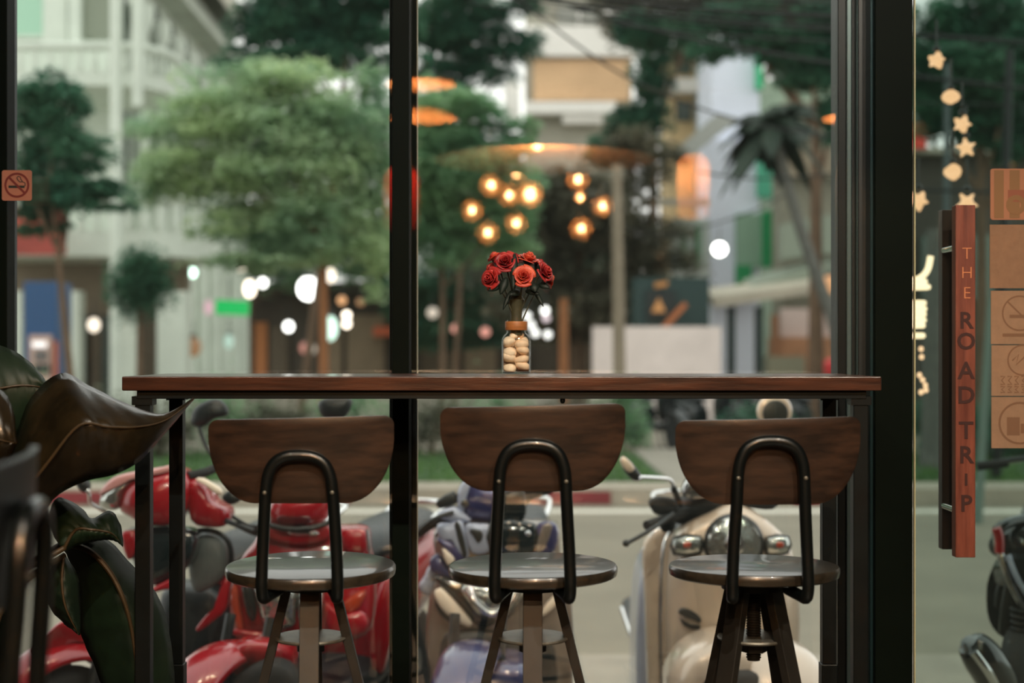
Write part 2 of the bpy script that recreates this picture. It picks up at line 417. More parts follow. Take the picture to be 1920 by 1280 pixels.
# ---- the bar table
TY0, TY1 = 2.90, 3.275
tx0, tx1 = GX(228, TY0), GX(1653, TY0)
tb = thing('bar_table', 'long narrow wooden bar table on black steel legs along window', 'table', ((tx0+tx1)/2, (TY0+TY1)/2, 0))
hx_, hy_ = (tx1-tx0)/2, (TY1-TY0)/2
tl = GX(268, 2.925)-(tx0+tx1)/2
top = MB().box((0, 0, 1.05-.0145), (2*hx_, 2*hy_, .029)).build('tabletop', M['wood_top'], tb, smooth=False, bevel=.0025)
frame = MB()
for y in (-hy_+.030, hy_-.045):
    MB().box((0, y, 1.0125), (2*(hx_-.027), .03, .017)).build('rail', M['steel'], tb, smooth=False, bevel=.001)
for sx in (-1, 1):
    MB().box((sx*abs(tl), -.007, 1.0125), (.032, 2*hy_-.10, .016)).build('cross_rail', M['steel'], tb, smooth=False, bevel=.001)
    for y in (-hy_+.035, hy_-.05):
        l = MB().box((sx*abs(tl), y, .70), (.031, .031, .61)).build('leg', M['steel'], tb, smooth=False, bevel=.002)
        MB().box((sx*abs(tl), y, .20), (.036, .036, .39)).build('leg_sleeve', M['steel'], l, smooth=False, bevel=.002)
        MB().box((sx*abs(tl)+(-.0), y, 1.0), (.042, .036, .018)).build('bracket', M['steel'], l, smooth=False)
    MB().box((sx*abs(tl), -.007, .12), (.028, 2*hy_-.11, .028)).build('foot_rail', M['steel'], tb, smooth=False)
MB().lathe([(.003, .012), (.0055, .008), (.0055, .004), (.003, 0)], 12, Matrix.Translation((GX(1055, 2.93)-(tx0+tx1)/2, -hy_+.030, .994))).build('bolt', M['steel'], tb)

# ---- bar stools
def make_stool(label, X, Y, rz, legrot=0., board=0., pipe=0., tilt=(0, 0), seat_dz=0., wood=None):
    t = thing('bar_stool', label, 'stool', (X, Y, 0), rz, 'wooden bar stools')
    zt = .69+seat_dz
    Mt = Matrix.Translation((0, 0, zt)) @ Matrix.Rotation(tilt[0], 4, 'X') @ Matrix.Rotation(tilt[1], 4, 'Y')
    MB().lathe([(.001, -.022), (.157, -.022), (.162, -.019), (.1635, -.012), (.1635, -.005), (.161, -.001), (.157, 0), (.001, 0)], 72, Mt).build('seat', M['wood_seat'], t)
    yb = lambda z: -.176-(z-.69)*.05
    # backrest: a bent board with a straight top, round shoulders and a swept lower edge
    xs = [-.1675*math.cos(PI*k/44) for k in range(45)]
    rows = []
    for v in range(13):
        row = []
        for x in xs:
            a = abs(x)
            zb = .848 if a < .082 else .848+.122*(1-math.sqrt(max(0, 1-((a-.082)/.0856)**2)))
            zu = 1.003 if a < .150 else 1.003-.017*(1-math.sqrt(max(0, 1-((a-.150)/.0176)**2)))
            zu += .004*(x/.1675)
            z = zb+(zu-zb)*v/12+board
            row.append(Vector((x, yb(z)+.0175+.85*x*x, z)))
        rows.append(row)
    MB().grid(rows).build('backrest', wood or M['wood_back'], t, solid=.011, bevel=.003)
    h = [(.05, -.085, zt-.034), (.060, -.13, zt-.036), (.0665, -.168, zt-.036), (.0685, -.178, zt-.018), (.068, -.178, zt+.01), (.066, -.178, .75), (.0615, -.184, .83), (.0595, -.186, .873+pipe),
         (.056, -.187, .896+pipe), (.046, -.188, .918+pipe), (.027, -.189, .931+pipe), (0, -.1895, .9345+pipe)]
    path = h+[(-x, y, z) for x, y, z in reversed(h[:-1])]
    fr = MB().tube(path, .0112, 14, smooth=4).build('back_frame', M['pipe'], t)
    for sx in (-1, 1):
        MB().ell((sx*.0605, -.1975, .868+pipe), .004, .0025, .004, 10, 6).build('bolt', M['plate'], fr)
    MB().lathe([(.001, zt-.046), (.062, zt-.046), (.062, zt-.023), (.001, zt-.023)], 28).build('top_collar', M['steel'], t)
    sp = [(.001, .505), (.0125, .505)]
    z = .508
    while z < zt-.05:
        sp += [(.0125, z), (.0148, z+.0025), (.0125, z+.005)]; z += .005
    sp += [(.0125, zt-.046), (.001, zt-.046)]
    MB().lathe(sp, 20).build('screw_spindle', M['leg_brown'], t)
    MB().lathe([(.001, .546), (.0685, .546), (.070, .549), (.0685, .552), (.001, .552)], 40).build('plate', M['plate'], t)
    MB().lathe([(.001, .522), (.026, .522), (.026, .545), (.001, .545)], 6).build('nut', M['leg_brown'], t, smooth=False)
    for k in range(4):
        a = legrot+k*PI/2
        Rm = rotz(a)
        p0, p1 = Vector((.045, 0, .648)), Vector((.205, 0, 0))
        dirv = (p1-p0).normalized(); nrm = Vector((-dirv.z, 0, dirv.x))
        vs = []
        for p in (p0, p1):
            for (u, w) in ((-.0185, -.009), (.0185, -.009), (.0185, .009), (-.0185, .009)):
                vs.append(Rm @ (p+Vector((0, u, 0))+nrm*w))
        MB().add(vs, [(0, 1, 2, 3), (7, 6, 5, 4), (0, 4, 5, 1), (1, 5, 6, 2), (2, 6, 7, 3), (3, 7, 4, 0)]).build('leg', M['leg_brown'], t, smooth=False, bevel=.001)
    MB().tube([(.150*math.cos(2*PI*j/40), .150*math.sin(2*PI*j/40), .22) for j in range(40)], .008, 10, closed=True).build('foot_ring', M['steel'], t)
    return t
make_stool('wooden bar stool with curved backrest at the left end of the table', GX(583, 2.75), 2.75, R(1.5), R(4), -.022, -.020, (R(1.4), 0))
make_stool('wooden bar stool with curved backrest below the jar of roses', GX(999, 2.75), 2.75, R(-1), R(0), 0, .0, (R(.4), R(-.4)))
make_stool('wooden bar stool showing its screw spindle, in front of the cream scooter', GX(1413, 2.75), 2.75, R(0), R(45), -.024, .006, (R(-1.0), 0))
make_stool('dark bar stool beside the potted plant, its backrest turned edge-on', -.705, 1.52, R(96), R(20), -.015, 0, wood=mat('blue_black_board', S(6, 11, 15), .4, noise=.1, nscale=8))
# ---- jar of pebbles with roses
JX, JY, JZ = GX(968, 3.19), 3.19, 1.05
jg = thin_glass('jar_glass', (.985, .99, .985, 1), .03, .6)
jar = thing('glass_jar', 'clear square-shouldered glass jar with orange wooden collar on the table', 'jar', (JX, JY, JZ))
def sq(r, z, p=4.5, n=48):
    out = []
    for j in range(n):
        a = 2*PI*j/n; ca, sa = math.cos(a), math.sin(a)
        out.append(Vector((r*math.copysign(abs(ca)**(2/p), ca), r*math.copysign(abs(sa)**(2/p), sa), z)))
    return out
outer = [(.027, 0, 5), (.0315, .0015, 5), (.0325, .005, 5), (.0325, .074, 5), (.0318, .080, 4.5), (.0285, .087, 3.6), (.0225, .0915, 2.6), (.0218, .096, 2), (.0218, .118, 2), (.0228, .1205, 2)]
inner = [(.0205, .1205, 2), (.0198, .096, 2), (.0205, .0925, 2.4), (.0270, .085, 3.6), (.0298, .079, 4.5), (.0303, .073, 5), (.0303, .006, 5), (.027, .0045, 5)]
MB().rings([sq(r, z, p) for r, z, p in outer+inner]).build('glass_body', jg, jar, ang=60)
MB().lathe([(.0222, .0985), (.0245, .0985), (.0252, .1), (.0252, .1165), (.0245, .118), (.0222, .118)], 40).build('wooden_collar', mat('collar_wood', S(176, 112, 62), .5, noise=.2, nscale=14, stretch=(1, 1, 9)), jar)
# pebbles, stacked in layers inside the jar
peb = [mat('ivory_pebble', S(252, 228, 200), .6, noise=.06, nscale=60), mat('ivory_pebble_b', S(246, 216, 184), .6, noise=.06, nscale=60)]
rp = random.Random(3)
spots = []
for layer, z in enumerate((.0165, .0345, .0520, .0685)):
    off = layer % 2
    for (sx, sy) in ((-1, -1), (1, -1), (-1, 1), (1, 1)):
        spots.append((sx*.0148+(.0025*off*(-1)**layer), sy*.0146, z+(.004 if sx*sy > 0 else -.002)*(1 if off else -1)))
spots += [(-.006, -.006, .0855), (.008, .006, .086)]
names = ['front left', 'front right', 'rear left', 'rear right']; lay = ['lowest', 'second', 'third', 'upper']
for i, (x, y, z) in enumerate(spots):
    top_ = i >= 16
    rx, ry, rz = (rp.uniform(.0155, .0170), rp.uniform(.0145, .0160), rp.uniform(.0100, .0122)) if not top_ else (.010, .0085, .007)
    b = MB(); Mr = Matrix.Rotation(rp.uniform(-.35, .35), 4, 'Y') @ rotz(rp.uniform(-.4, .4))
    b.ell((0, 0, 0), rx, ry, rz, 18, 12, Mr)
    k1, k2 = rp.uniform(0, 6), rp.uniform(0, 6)
    for v in b.v: v *= 1+.05*math.sin(v.x*260+k1)+.04*math.sin(v.y*240+v.z*300+k2)
    for v in b.v:                                   # pressed against the flat jar walls
        v.x = max(-.0292-x, min(.0292-x, v.x)); v.y = max(-.0292-y, min(.0292-y, v.y)); v.z = max(.0052-z, v.z)
    o = b.build('pebble', peb[i % 2], smooth=True, ang=80); o.location = (JX+x, JY+y, JZ+z)
    lab = ('small ivory pebble in the jar neck, on the %s side' % ('left' if i == 16 else 'right')) if top_ else \
        'smooth ivory pebble in the glass jar, %s layer, %s corner' % (lay[i//4], names[i % 4])
    tag(o, lab, 'pebble', 'pebbles in the glass jar')
# roses: one bound bunch
bq = thing('rose_bouquet', 'bunch of red artificial roses standing in the pebble-filled jar', 'flowers', (JX, JY, JZ+.088))
stem_m = mat('brown_green_stem', S(66, 64, 44), .6, noise=.2, nscale=60)
petal = mat('rose_petal', S(196, 40, 44), .5, col2=S(244, 112, 78), noise=.25, nscale=28, sub=.1)
petal2 = mat('rose_petal_dark', S(150, 22, 36), .5, col2=S(206, 62, 56), noise=.25, nscale=28)
leafg = mat('rose_leaf', S(16, 30, 22), .6, noise=.2, nscale=40)
def rose(parent, c, ax, size, m, seed, base):
    """spiral of cupped petals opening along ax"""
    rr = random.Random(seed); ax = Vector(ax).normalized()
    q = Vector((0, 0, 1)).rotation_difference(ax).to_matrix().to_4x4(); T = Matrix.Translation(c) @ q
    b = MB(); npet = 17
    for k in range(npet):
        f = k/(npet-1); a = k*2.4+rr.uniform(-.2, .2)
        r = size*(.10+.62*f); h = size*(1.0-.42*f); wd = size*(.40+.62*f); flare = size*(.05+.38*f*f)
        rows = []
        for v in range(6):
            t = v/5; row = []
            for u in range(7):
                s = u/6*2-1; half = wd*(.45+.55*math.sin(PI*min(1, t*.62+.12)))
                ang = a+s*half/max(r, size*.22)*.62
                rad = r*(.35+.65*min(1, t*1.5))+flare*t**3+size*.03*s*s*(1 if t > .6 else 0)
                z = h*t*(1-.18*s*s*t)-size*.12*f-(flare*.55*t**4)
                row.append(T @ Vector((rad*math.cos(ang), rad*math.sin(ang), z)))
            rows.append(row)
        b.grid(rows)
    o = b.build('rose', m, parent, ang=80, solid=.0006)
    cup = MB()
    cup.lathe([(.001, -size*.42), (size*.22, -size*.34), (size*.45, -size*.1), (size*.5, size*.12)], 14, T, cap=False)
    cup.build('sepal_cup', leafg, o, solid=.0006)
    p = Vector(c)-ax*size*.4
    MB().tube([base, base.lerp(p, .5)+Vector((0, 0, .008)), p], .0017, 8, smooth=5).build('stem', stem_m, parent)
def RP(px, py, dy=0):
    d = JY+dy; v = W(px, py, d); return v-bq.location
roses = [(923, 523, -.030, (-.55, -.75, .15), .0245, petal2), (948, 493, -.028, (-.1, -.9, .45), .0255, petal2), (981, 519, -.045, (.05, -.95, .25), .0245, petal),
         (931, 487, .012, (-.5, .1, .9), .0215, petal), (990, 490, -.005, (.25, -.3, .9), .025, petal), (1018, 512, -.022, (.7, -.55, .35), .0245, petal2),
         (1008, 500, .030, (.5, .3, .8), .0215, petal2), (966, 490, .030, (0, .3, .95), .021, petal2), (1024, 523, .018, (.8, .3, .25), .021, petal), (926, 506, .03, (-.7, .3, .4), .021, petal)]
for i, (px, py, dy, ax, sz, m) in enumerate(roses):
    a = i*2*PI/len(roses)
    rose(bq, RP(px, py, dy), ax, sz, m, 20+i, Vector((.010*math.cos(a), .010*math.sin(a), .006)))
MB().lathe([(.001, .0), (.0135, .0), (.0150, .02), (.0125, .04), (.0150, .062), (.0190, .078), (.012, .088), (.001, .088)], 22).build('bound_stems', stem_m, bq)
def flat_leaf(parent, p0, p1, w, nm='leaf', m=None, droop=.004, up=Vector((0, -1, .3))):
    p0, p1 = Vector(p0), Vector(p1); ax = (p1-p0); L = ax.length; t = ax.normalized(); s = t.cross(up).normalized(); n = s.cross(t)
    rows = []
    for i in range(9):
        f = i/8; hw = w*math.sin(PI*min(1, f*.93+.05))**.8*(1-.25*f)
        c = p0+ax*f-n*droop*math.sin(PI*f)*-1
        rows.append([c-s*hw-n*hw*.25, c, c+s*hw-n*hw*.25])
    MB().grid(rows).build(nm, m or leafg, parent, solid=.0006)
for (a, b_, w) in (((958, 545, -.02), (943, 581, -.03), .006), ((1000, 540, -.015), (1019, 575, -.03), .006), ((940, 535, -.035), (915, 545, -.04), .009), ((965, 475, -.03), (962, 545, -.055), .010),
                   ((1000, 530, -.04), (1004, 548, -.05), .012), ((1010, 532, -.02), (1030, 540, -.03), .009), ((950, 520, -.04), (938, 552, -.05), .011), ((985, 545, -.03), (1012, 552, -.04), .008),
                   ((975, 545, -.02), (955, 553, -.04), .010), ((930, 500, -.02), (912, 520, -.03), .007)):
    flat_leaf(bq, RP(*a), RP(*b_), w)

# ---- potted plant on the left
pl = thing('potted_plant', 'large potted plant with broad glossy leaves beside the table end', 'plant', (-1.02, 2.62, 0))
po = pl.location.copy()
leafA = mat('bronze_leaf', S(34, 28, 17), .30, col2=S(48, 38, 22), noise=.2, nscale=14, bump=.05, coat=.2)
leafD = mat('deep_green_leaf', S(11, 29, 16), .55, col2=S(19, 40, 21), noise=.2, nscale=9, bump=.04)
rib = mat('leaf_midrib', S(66, 50, 28), .5)
def px_leaf(e1, mid, e2, m, k=5, ribw=.0035, nm='leaf'):
    c = [catmull([W(*p)-po for p in e], k) for e in (e1, mid, e2)]
    rows = []
    for i in range(len(c[0])):
        a, q, b = c[0][i], c[1][i], c[2][i]
        row = []
        for j in range(7):
            f = j/6; row.append(a.lerp(q, f)+Vector((0, -.010*math.sin(PI*f), .003*math.sin(PI*f))))
        for j in range(1, 7):
            f = j/6; row.append(q.lerp(b, f)+Vector((0, -.010*math.sin(PI*f), .003*math.sin(PI*f))))
        for j, p in enumerate(row): p += Vector((0, .0025*math.sin(i*1.9+abs(j-6)*1.2), 0))
        rows.append(row)
    o = MB().grid(rows).build(nm, m, pl, solid=.0012, ang=70)
    n = len(c[1])
    MB().tube([p+Vector((0, -.0035, 0)) for p in c[1]], [ribw*(1-.75*i/(n-1)) for i in range(n)], 8).build('midrib', rib, o)
    return c[1][0]
bases = []
bases.append(px_leaf([(8, 900, 2.74), (50, 760, 2.76), (112, 700, 2.76), (165, 722, 2.74), (235, 756, 2.72), (305, 776, 2.74), (364, 748, 2.82)],
                     [(20, 960, 2.62), (90, 868, 2.60), (150, 797, 2.60), (205, 800, 2.62), (258, 800, 2.66), (312, 787, 2.72), (364, 748, 2.82)],
                     [(60, 1010, 2.68), (100, 936, 2.68), (160, 902, 2.68), (212, 890, 2.68), (262, 864, 2.70), (304, 818, 2.74), (364, 748, 2.82)], leafA))
bases.append(px_leaf([(-130, 700, 2.85), (-60, 645, 2.86), (0, 648, 2.86), (45, 670, 2.85), (78, 703, 2.84), (96, 732, 2.84)],
                     [(-130, 790, 2.80), (-60, 740, 2.80), (0, 728, 2.80), (40, 722, 2.81), (70, 724, 2.82), (96, 732, 2.84)],
                     [(-130, 880, 2.84), (-60, 850, 2.84), (0, 840, 2.84), (50, 800, 2.84), (80, 760, 2.84), (96, 732, 2.84)], leafD))
bases.append(px_leaf([(-120, 800, 2.6), (-70, 740, 2.6), (-20, 720, 2.6), (20, 755, 2.6), (32, 830, 2.58)],
                     [(-120, 850, 2.56), (-70, 820, 2.55), (-30, 810, 2.55), (5, 825, 2.56), (32, 830, 2.58)],
                     [(-120, 920, 2.6), (-70, 900, 2.6), (-30, 890, 2.6), (10, 870, 2.6), (32, 830, 2.58)], leafA))
bases.append(px_leaf([(112, 1024, 2.82), (92, 975, 2.84), (108, 933, 2.86), (150, 950, 2.86), (172, 972, 2.86), (206, 957, 2.86), (226, 985, 2.86), (231, 1024, 2.86)],
                     [(122, 1026, 2.80), (136, 1000, 2.80), (150, 990, 2.80), (172, 992, 2.80), (190, 994, 2.81), (208, 998, 2.82), (220, 1008, 2.84), (231, 1024, 2.86)],
                     [(126, 1034, 2.82), (140, 1024, 2.82), (160, 1018, 2.82), (178, 1014, 2.82), (194, 1012, 2.83), (208, 1012, 2.84), (220, 1016, 2.85), (231, 1024, 2.86)], leafD))
bases.append(px_leaf([(112, 1024, 3.02), (128, 1045, 3.03), (146, 1100, 3.04), (150, 1180, 3.04), (174, 1240, 3.04), (215, 1330, 3.04), (300, 1420, 3.0)],
                     [(116, 1018, 2.98), (165, 1030, 2.97), (203, 1066, 2.96), (230, 1116, 2.96), (247, 1175, 2.97), (262, 1270, 2.98), (300, 1420, 3.0)],
                     [(120, 1012, 3.0), (190, 1005, 3.02), (250, 1062, 3.04), (300, 1125, 3.05), (320, 1205, 3.05), (326, 1300, 3.04), (300, 1420, 3.0)], leafD, ribw=.0075))
bases.append(px_leaf([(119, 1040, 2.90), (78, 1078, 2.92), (92, 1135, 2.92), (122, 1170, 2.92), (150, 1190, 2.9)],
                     [(121, 1040, 2.88), (117, 1085, 2.87), (122, 1130, 2.87), (136, 1165, 2.88), (150, 1190, 2.9)],
                     [(123, 1042, 2.90), (146, 1080, 2.91), (150, 1125, 2.91), (152, 1160, 2.91), (150, 1190, 2.9)], leafD))
for i, b0 in enumerate(bases):
    g = Vector((.04*math.cos(i*1.1), .04*math.sin(i*1.1), .30))
    MB().tube([g, g.lerp(b0, .5)+Vector((-.04, 0, .10)), b0], [.011, .008, .0055], 10, smooth=6).build('stalk', rib, pl)
MB().lathe([(.001, 0), (.13, 0), (.145, .02), (.175, .29), (.178, .31), (.160, .31), (.158, .27), (.001, .27)], 36).build('pot', mat('grey_clay', S(78, 76, 72), .8, noise=.15, nscale=12), pl)
MB().lathe([(.001, .272), (.157, .272), (.157, .284), (.001, .290)], 24).build('soil', mat('soil', S(42, 34, 28), .95, noise=.3, nscale=40, bump=.4), pl)

# ---- hanging lamps of the room (behind and above the viewer; the panes mirror them)
def MIR(px, py, di):
    """room position whose mirror image in the panes shows at px, py at optical distance di"""
    v = W(px, py, di); v.y = 2*GY-v.y; return v
warm = (1.0, .58, .28, 1)
bulbm = emis('glowing_filament_bulb', (1.0, .60, .30, 1), 90)
bulbg = thin_glass('clear_bulb_glass', (.98, .97, .95, 1))
globe = bpy.data.materials.new('amber_globe_glass'); globe.use_nodes = True
_n = globe.node_tree; _n.nodes.clear()
_o = _n.nodes.new('ShaderNodeOutputMaterial'); _t = _n.nodes.new('ShaderNodeBsdfTransparent'); _t.inputs['Color'].default_value = (1, .86, .66, 1)
_l = _n.nodes.new('ShaderNodeBsdfTranslucent'); _l.inputs['Color'].default_value = (1, .55, .25, 1)
_x = _n.nodes.new('ShaderNodeMixShader'); _x.inputs['Fac'].default_value = .32
_n.links.new(_t.outputs[0], _x.inputs[1]); _n.links.new(_l.outputs[0], _x.inputs[2]); _n.links.new(_x.outputs[0], _o.inputs['Surface'])
cordm = M['black']
def point(name, loc, e, r, col=(1, .70, .42)):
    l = bpy.data.lights.new(name, 'POINT'); l.energy = e; l.color = col; l.shadow_soft_size = r
    o = bpy.data.objects.new(name, l); COL.objects.link(o); o.location = loc; o['kind'] = 'helper'; return o
def globe_bulb(px, py, di, r, label, rb=.030):
    p = MIR(px, py, di)
    t = thing('hanging_bulb', label, 'lamp', p, group='amber globe bulbs hanging in the room')
    MB().ell((0, 0, 0), r, r, r, 20, 14).build('glass_globe', globe, t)
    MB().ell((0, 0, 0), rb, rb, rb*1.2, 14, 10).build('bulb', bulbm, t)
    MB().lathe([(.001, r-.005), (.022, r-.005), (.022, r+.05), (.001, r+.06)], 14).build('socket', cordm, t)
    MB().tube([(0, 0, r+.05), (0, 0, RH-p.z)], .004, 6).build('cord', cordm, t)
GB = [(921, 347, 'upper left globe of the left cluster'), (968, 324, 'topmost globe of the left cluster'), (955, 366, 'central globe of the left cluster'), (994, 364, 'large globe at the right of the left cluster'),
      (885, 394, 'leftmost globe of the left cluster'), (968, 418, 'lower right globe of the left cluster'), (915, 436, 'lowest globe of the left cluster'),
      (1084, 336, 'topmost globe of the right cluster'), (1130, 386, 'rightmost globe of the right cluster'), (1090, 428, 'lowest globe of the right cluster'), (1088, 370, 'small middle globe of the right cluster')]
for i, (px, py, nm) in enumerate(GB):
    globe_bulb(px, py, 9.6+.25*((i*5) % 7)/3, {3: .088, 10: .04}.get(i, .078), 'amber glass bulb mirrored in the window, '+nm, {3: .036, 10: .018}.get(i, .024))
globe_bulb(1007, 271, 7.0, .035, 'small amber bulb mirrored over the wide woven disc lamp', .02)
rattan = mat('rattan_shade', S(190, 128, 76), .7, noise=.2, nscale=30, bump=.2)
def cone_lamp(px, py, di, r, h, label, e, name='pendant_lamp'):
    p = MIR(px, py, di)
    t = thing(name, label, 'lamp', p, group='shallow pendant shades in the room')
    MB().lathe([(r, 0), (r*.98, .004), (r*.6, h*.45), (.04, h), (.04, h+.03), (.03, h+.03), (.03, h-.006), (r*.58, h*.38), (r*.965, -.003)], 48, cap=False).build('shade', rattan, t, solid=0)
    zb = r*.20+.012 if r < .4 else r*.14+.01
    MB().ell((0, 0, zb), .02, .02, .022, 14, 10).build('bulb', bulbg, t)
    MB().tube([(0, 0, h+.02), (0, 0, RH-p.z)], .004, 6).build('cord', cordm, t)
    point('lamp_light', p+Vector((0, 0, zb)), e, .012)
cone_lamp(790, 158, 9.0, .23, .11, 'shallow rattan pendant lamp mirrored beside the mullion, upper one', 95)
cone_lamp(795, 222, 9.6, .23, .11, 'shallow rattan pendant lamp mirrored beside the mullion, lower one', 95)
cone_lamp(1600, 222, 9.0, .20, .11, 'shallow rattan pendant lamp mirrored at the right jamb', 80)
cone_lamp(1020, 300, 7.2, .58, .12, 'very wide woven disc lamp mirrored above the bulb clusters', 120, 'disc_lamp')
paper = leafmat('paper_shade', S(244, 206, 160), S(248, 216, 176), .6, .8)
redp = leafmat('red_paper_shade', S(200, 50, 36), S(214, 66, 46), .6, .8)
def lantern(px, py, di, r, h, m, label, e):
    p = MIR(px, py, di)
    t = thing('paper_lantern', label, 'lamp', p-Vector((0, 0, h/2)), group='paper lanterns in the room')
    MB().lathe([(r*.72, 0), (r*.94, h*.04), (r, h*.12), (r, h*.75), (r*.92, h*.9), (r*.5, h*.995), (.03, h)], 32, cap=False).build('shade', m, t, solid=.002)
    MB().ell((0, 0, h*.66), .03, .03, .04, 12, 8).build('bulb', bulbg, t)
    MB().tube([(0, 0, h*.8), (0, 0, RH-p.z+h/2)], .004, 6).build('cord', cordm, t)
    point('lamp_light', p+Vector((0, 0, h*.16)), e, .02)
lantern(1300, 350, 9.0, .10, .40, paper, 'tall cream paper lantern mirrored in front of the blue building', 5)
lantern(752, 372, 10.0, .125, .44, redp, 'red paper lantern mirrored on both sides of the mullion', 4)

# ---- unseen fill spotlights, added to brighten the plant, jar and door handle
for i, (x, tx, lab) in enumerate(((-1.3, -.6, 'added unseen fill spotlight toward the potted plant'), (.2, .1, 'added unseen fill spotlight toward the jar of roses'), (1.5, 1.15, 'added unseen fill spotlight toward the door handle'))):
    p = Vector((x, -.3, RH-.22)); aim = (Vector((tx, 3.1, .9))-p).normalized()
    t = thing('added_fill_spot', lab, 'lamp', p, 0, 'added fill spotlights')
    q = aim.to_track_quat('-Z', 'Y').to_matrix().to_4x4()
    MB().lathe([(.030, .0), (.045, 0), (.048, .005), (.048, .11), (.03, .13), (.001, .13)], 24, q, cap=False).build('housing', M['black'], t, solid=.002)
    MB().tube([(0, 0, .03), (0, 0, .22)], .008, 8).build('stem', M['black'], t)
    l = bpy.data.lights.new('spot', 'SPOT'); l.energy = (75, 290, 260)[i]; l.color = (1, .90, .74); l.spot_size = R(62); l.spot_blend = .7; l.shadow_soft_size = .03
    o = bpy.data.objects.new('fill_spot_light', l); COL.objects.link(o); o.location = p+aim*.02; o.rotation_euler = aim.to_track_quat('-Z', 'Y').to_euler()

# ---- unseen warm fill lamps above the glass, added to brighten the scooters
for i, (x, lab) in enumerate(((-1.15, 'added unseen fill lamp above the left pane'), (-.25, 'added unseen fill lamp left of the middle pane centre'), (.65, 'added unseen fill lamp above the cream scooter'), (1.75, 'added unseen fill lamp above the glass door'))):
    p = Vector((x, 3.62, 3.02))
    t = thing('added_fill_lamp', lab, 'lamp', p, 0, 'added fill lamps over the windows')
    MB().lathe([(.03, .06), (.06, .05), (.075, 0), (.070, -.01), (.055, .04), (.02, .05)], 20, cap=False).build('shade', M['black'], t)
    MB().tube([(0, 0, .05), (0, -.03, .12), (0, -.155, .12)], .010, 8, smooth=4).build('arm', M['black'], t)
    l = bpy.data.lights.new('spot', 'SPOT'); l.energy = 42; l.color = (1, .74, .50); l.spot_size = R(120); l.spot_blend = .6; l.shadow_soft_size = .03
    o = bpy.data.objects.new('fill_lamp_light', l); COL.objects.link(o); o.location = p+Vector((0, 0, .02)); o.rotation_euler = (R(22), 0, 0)
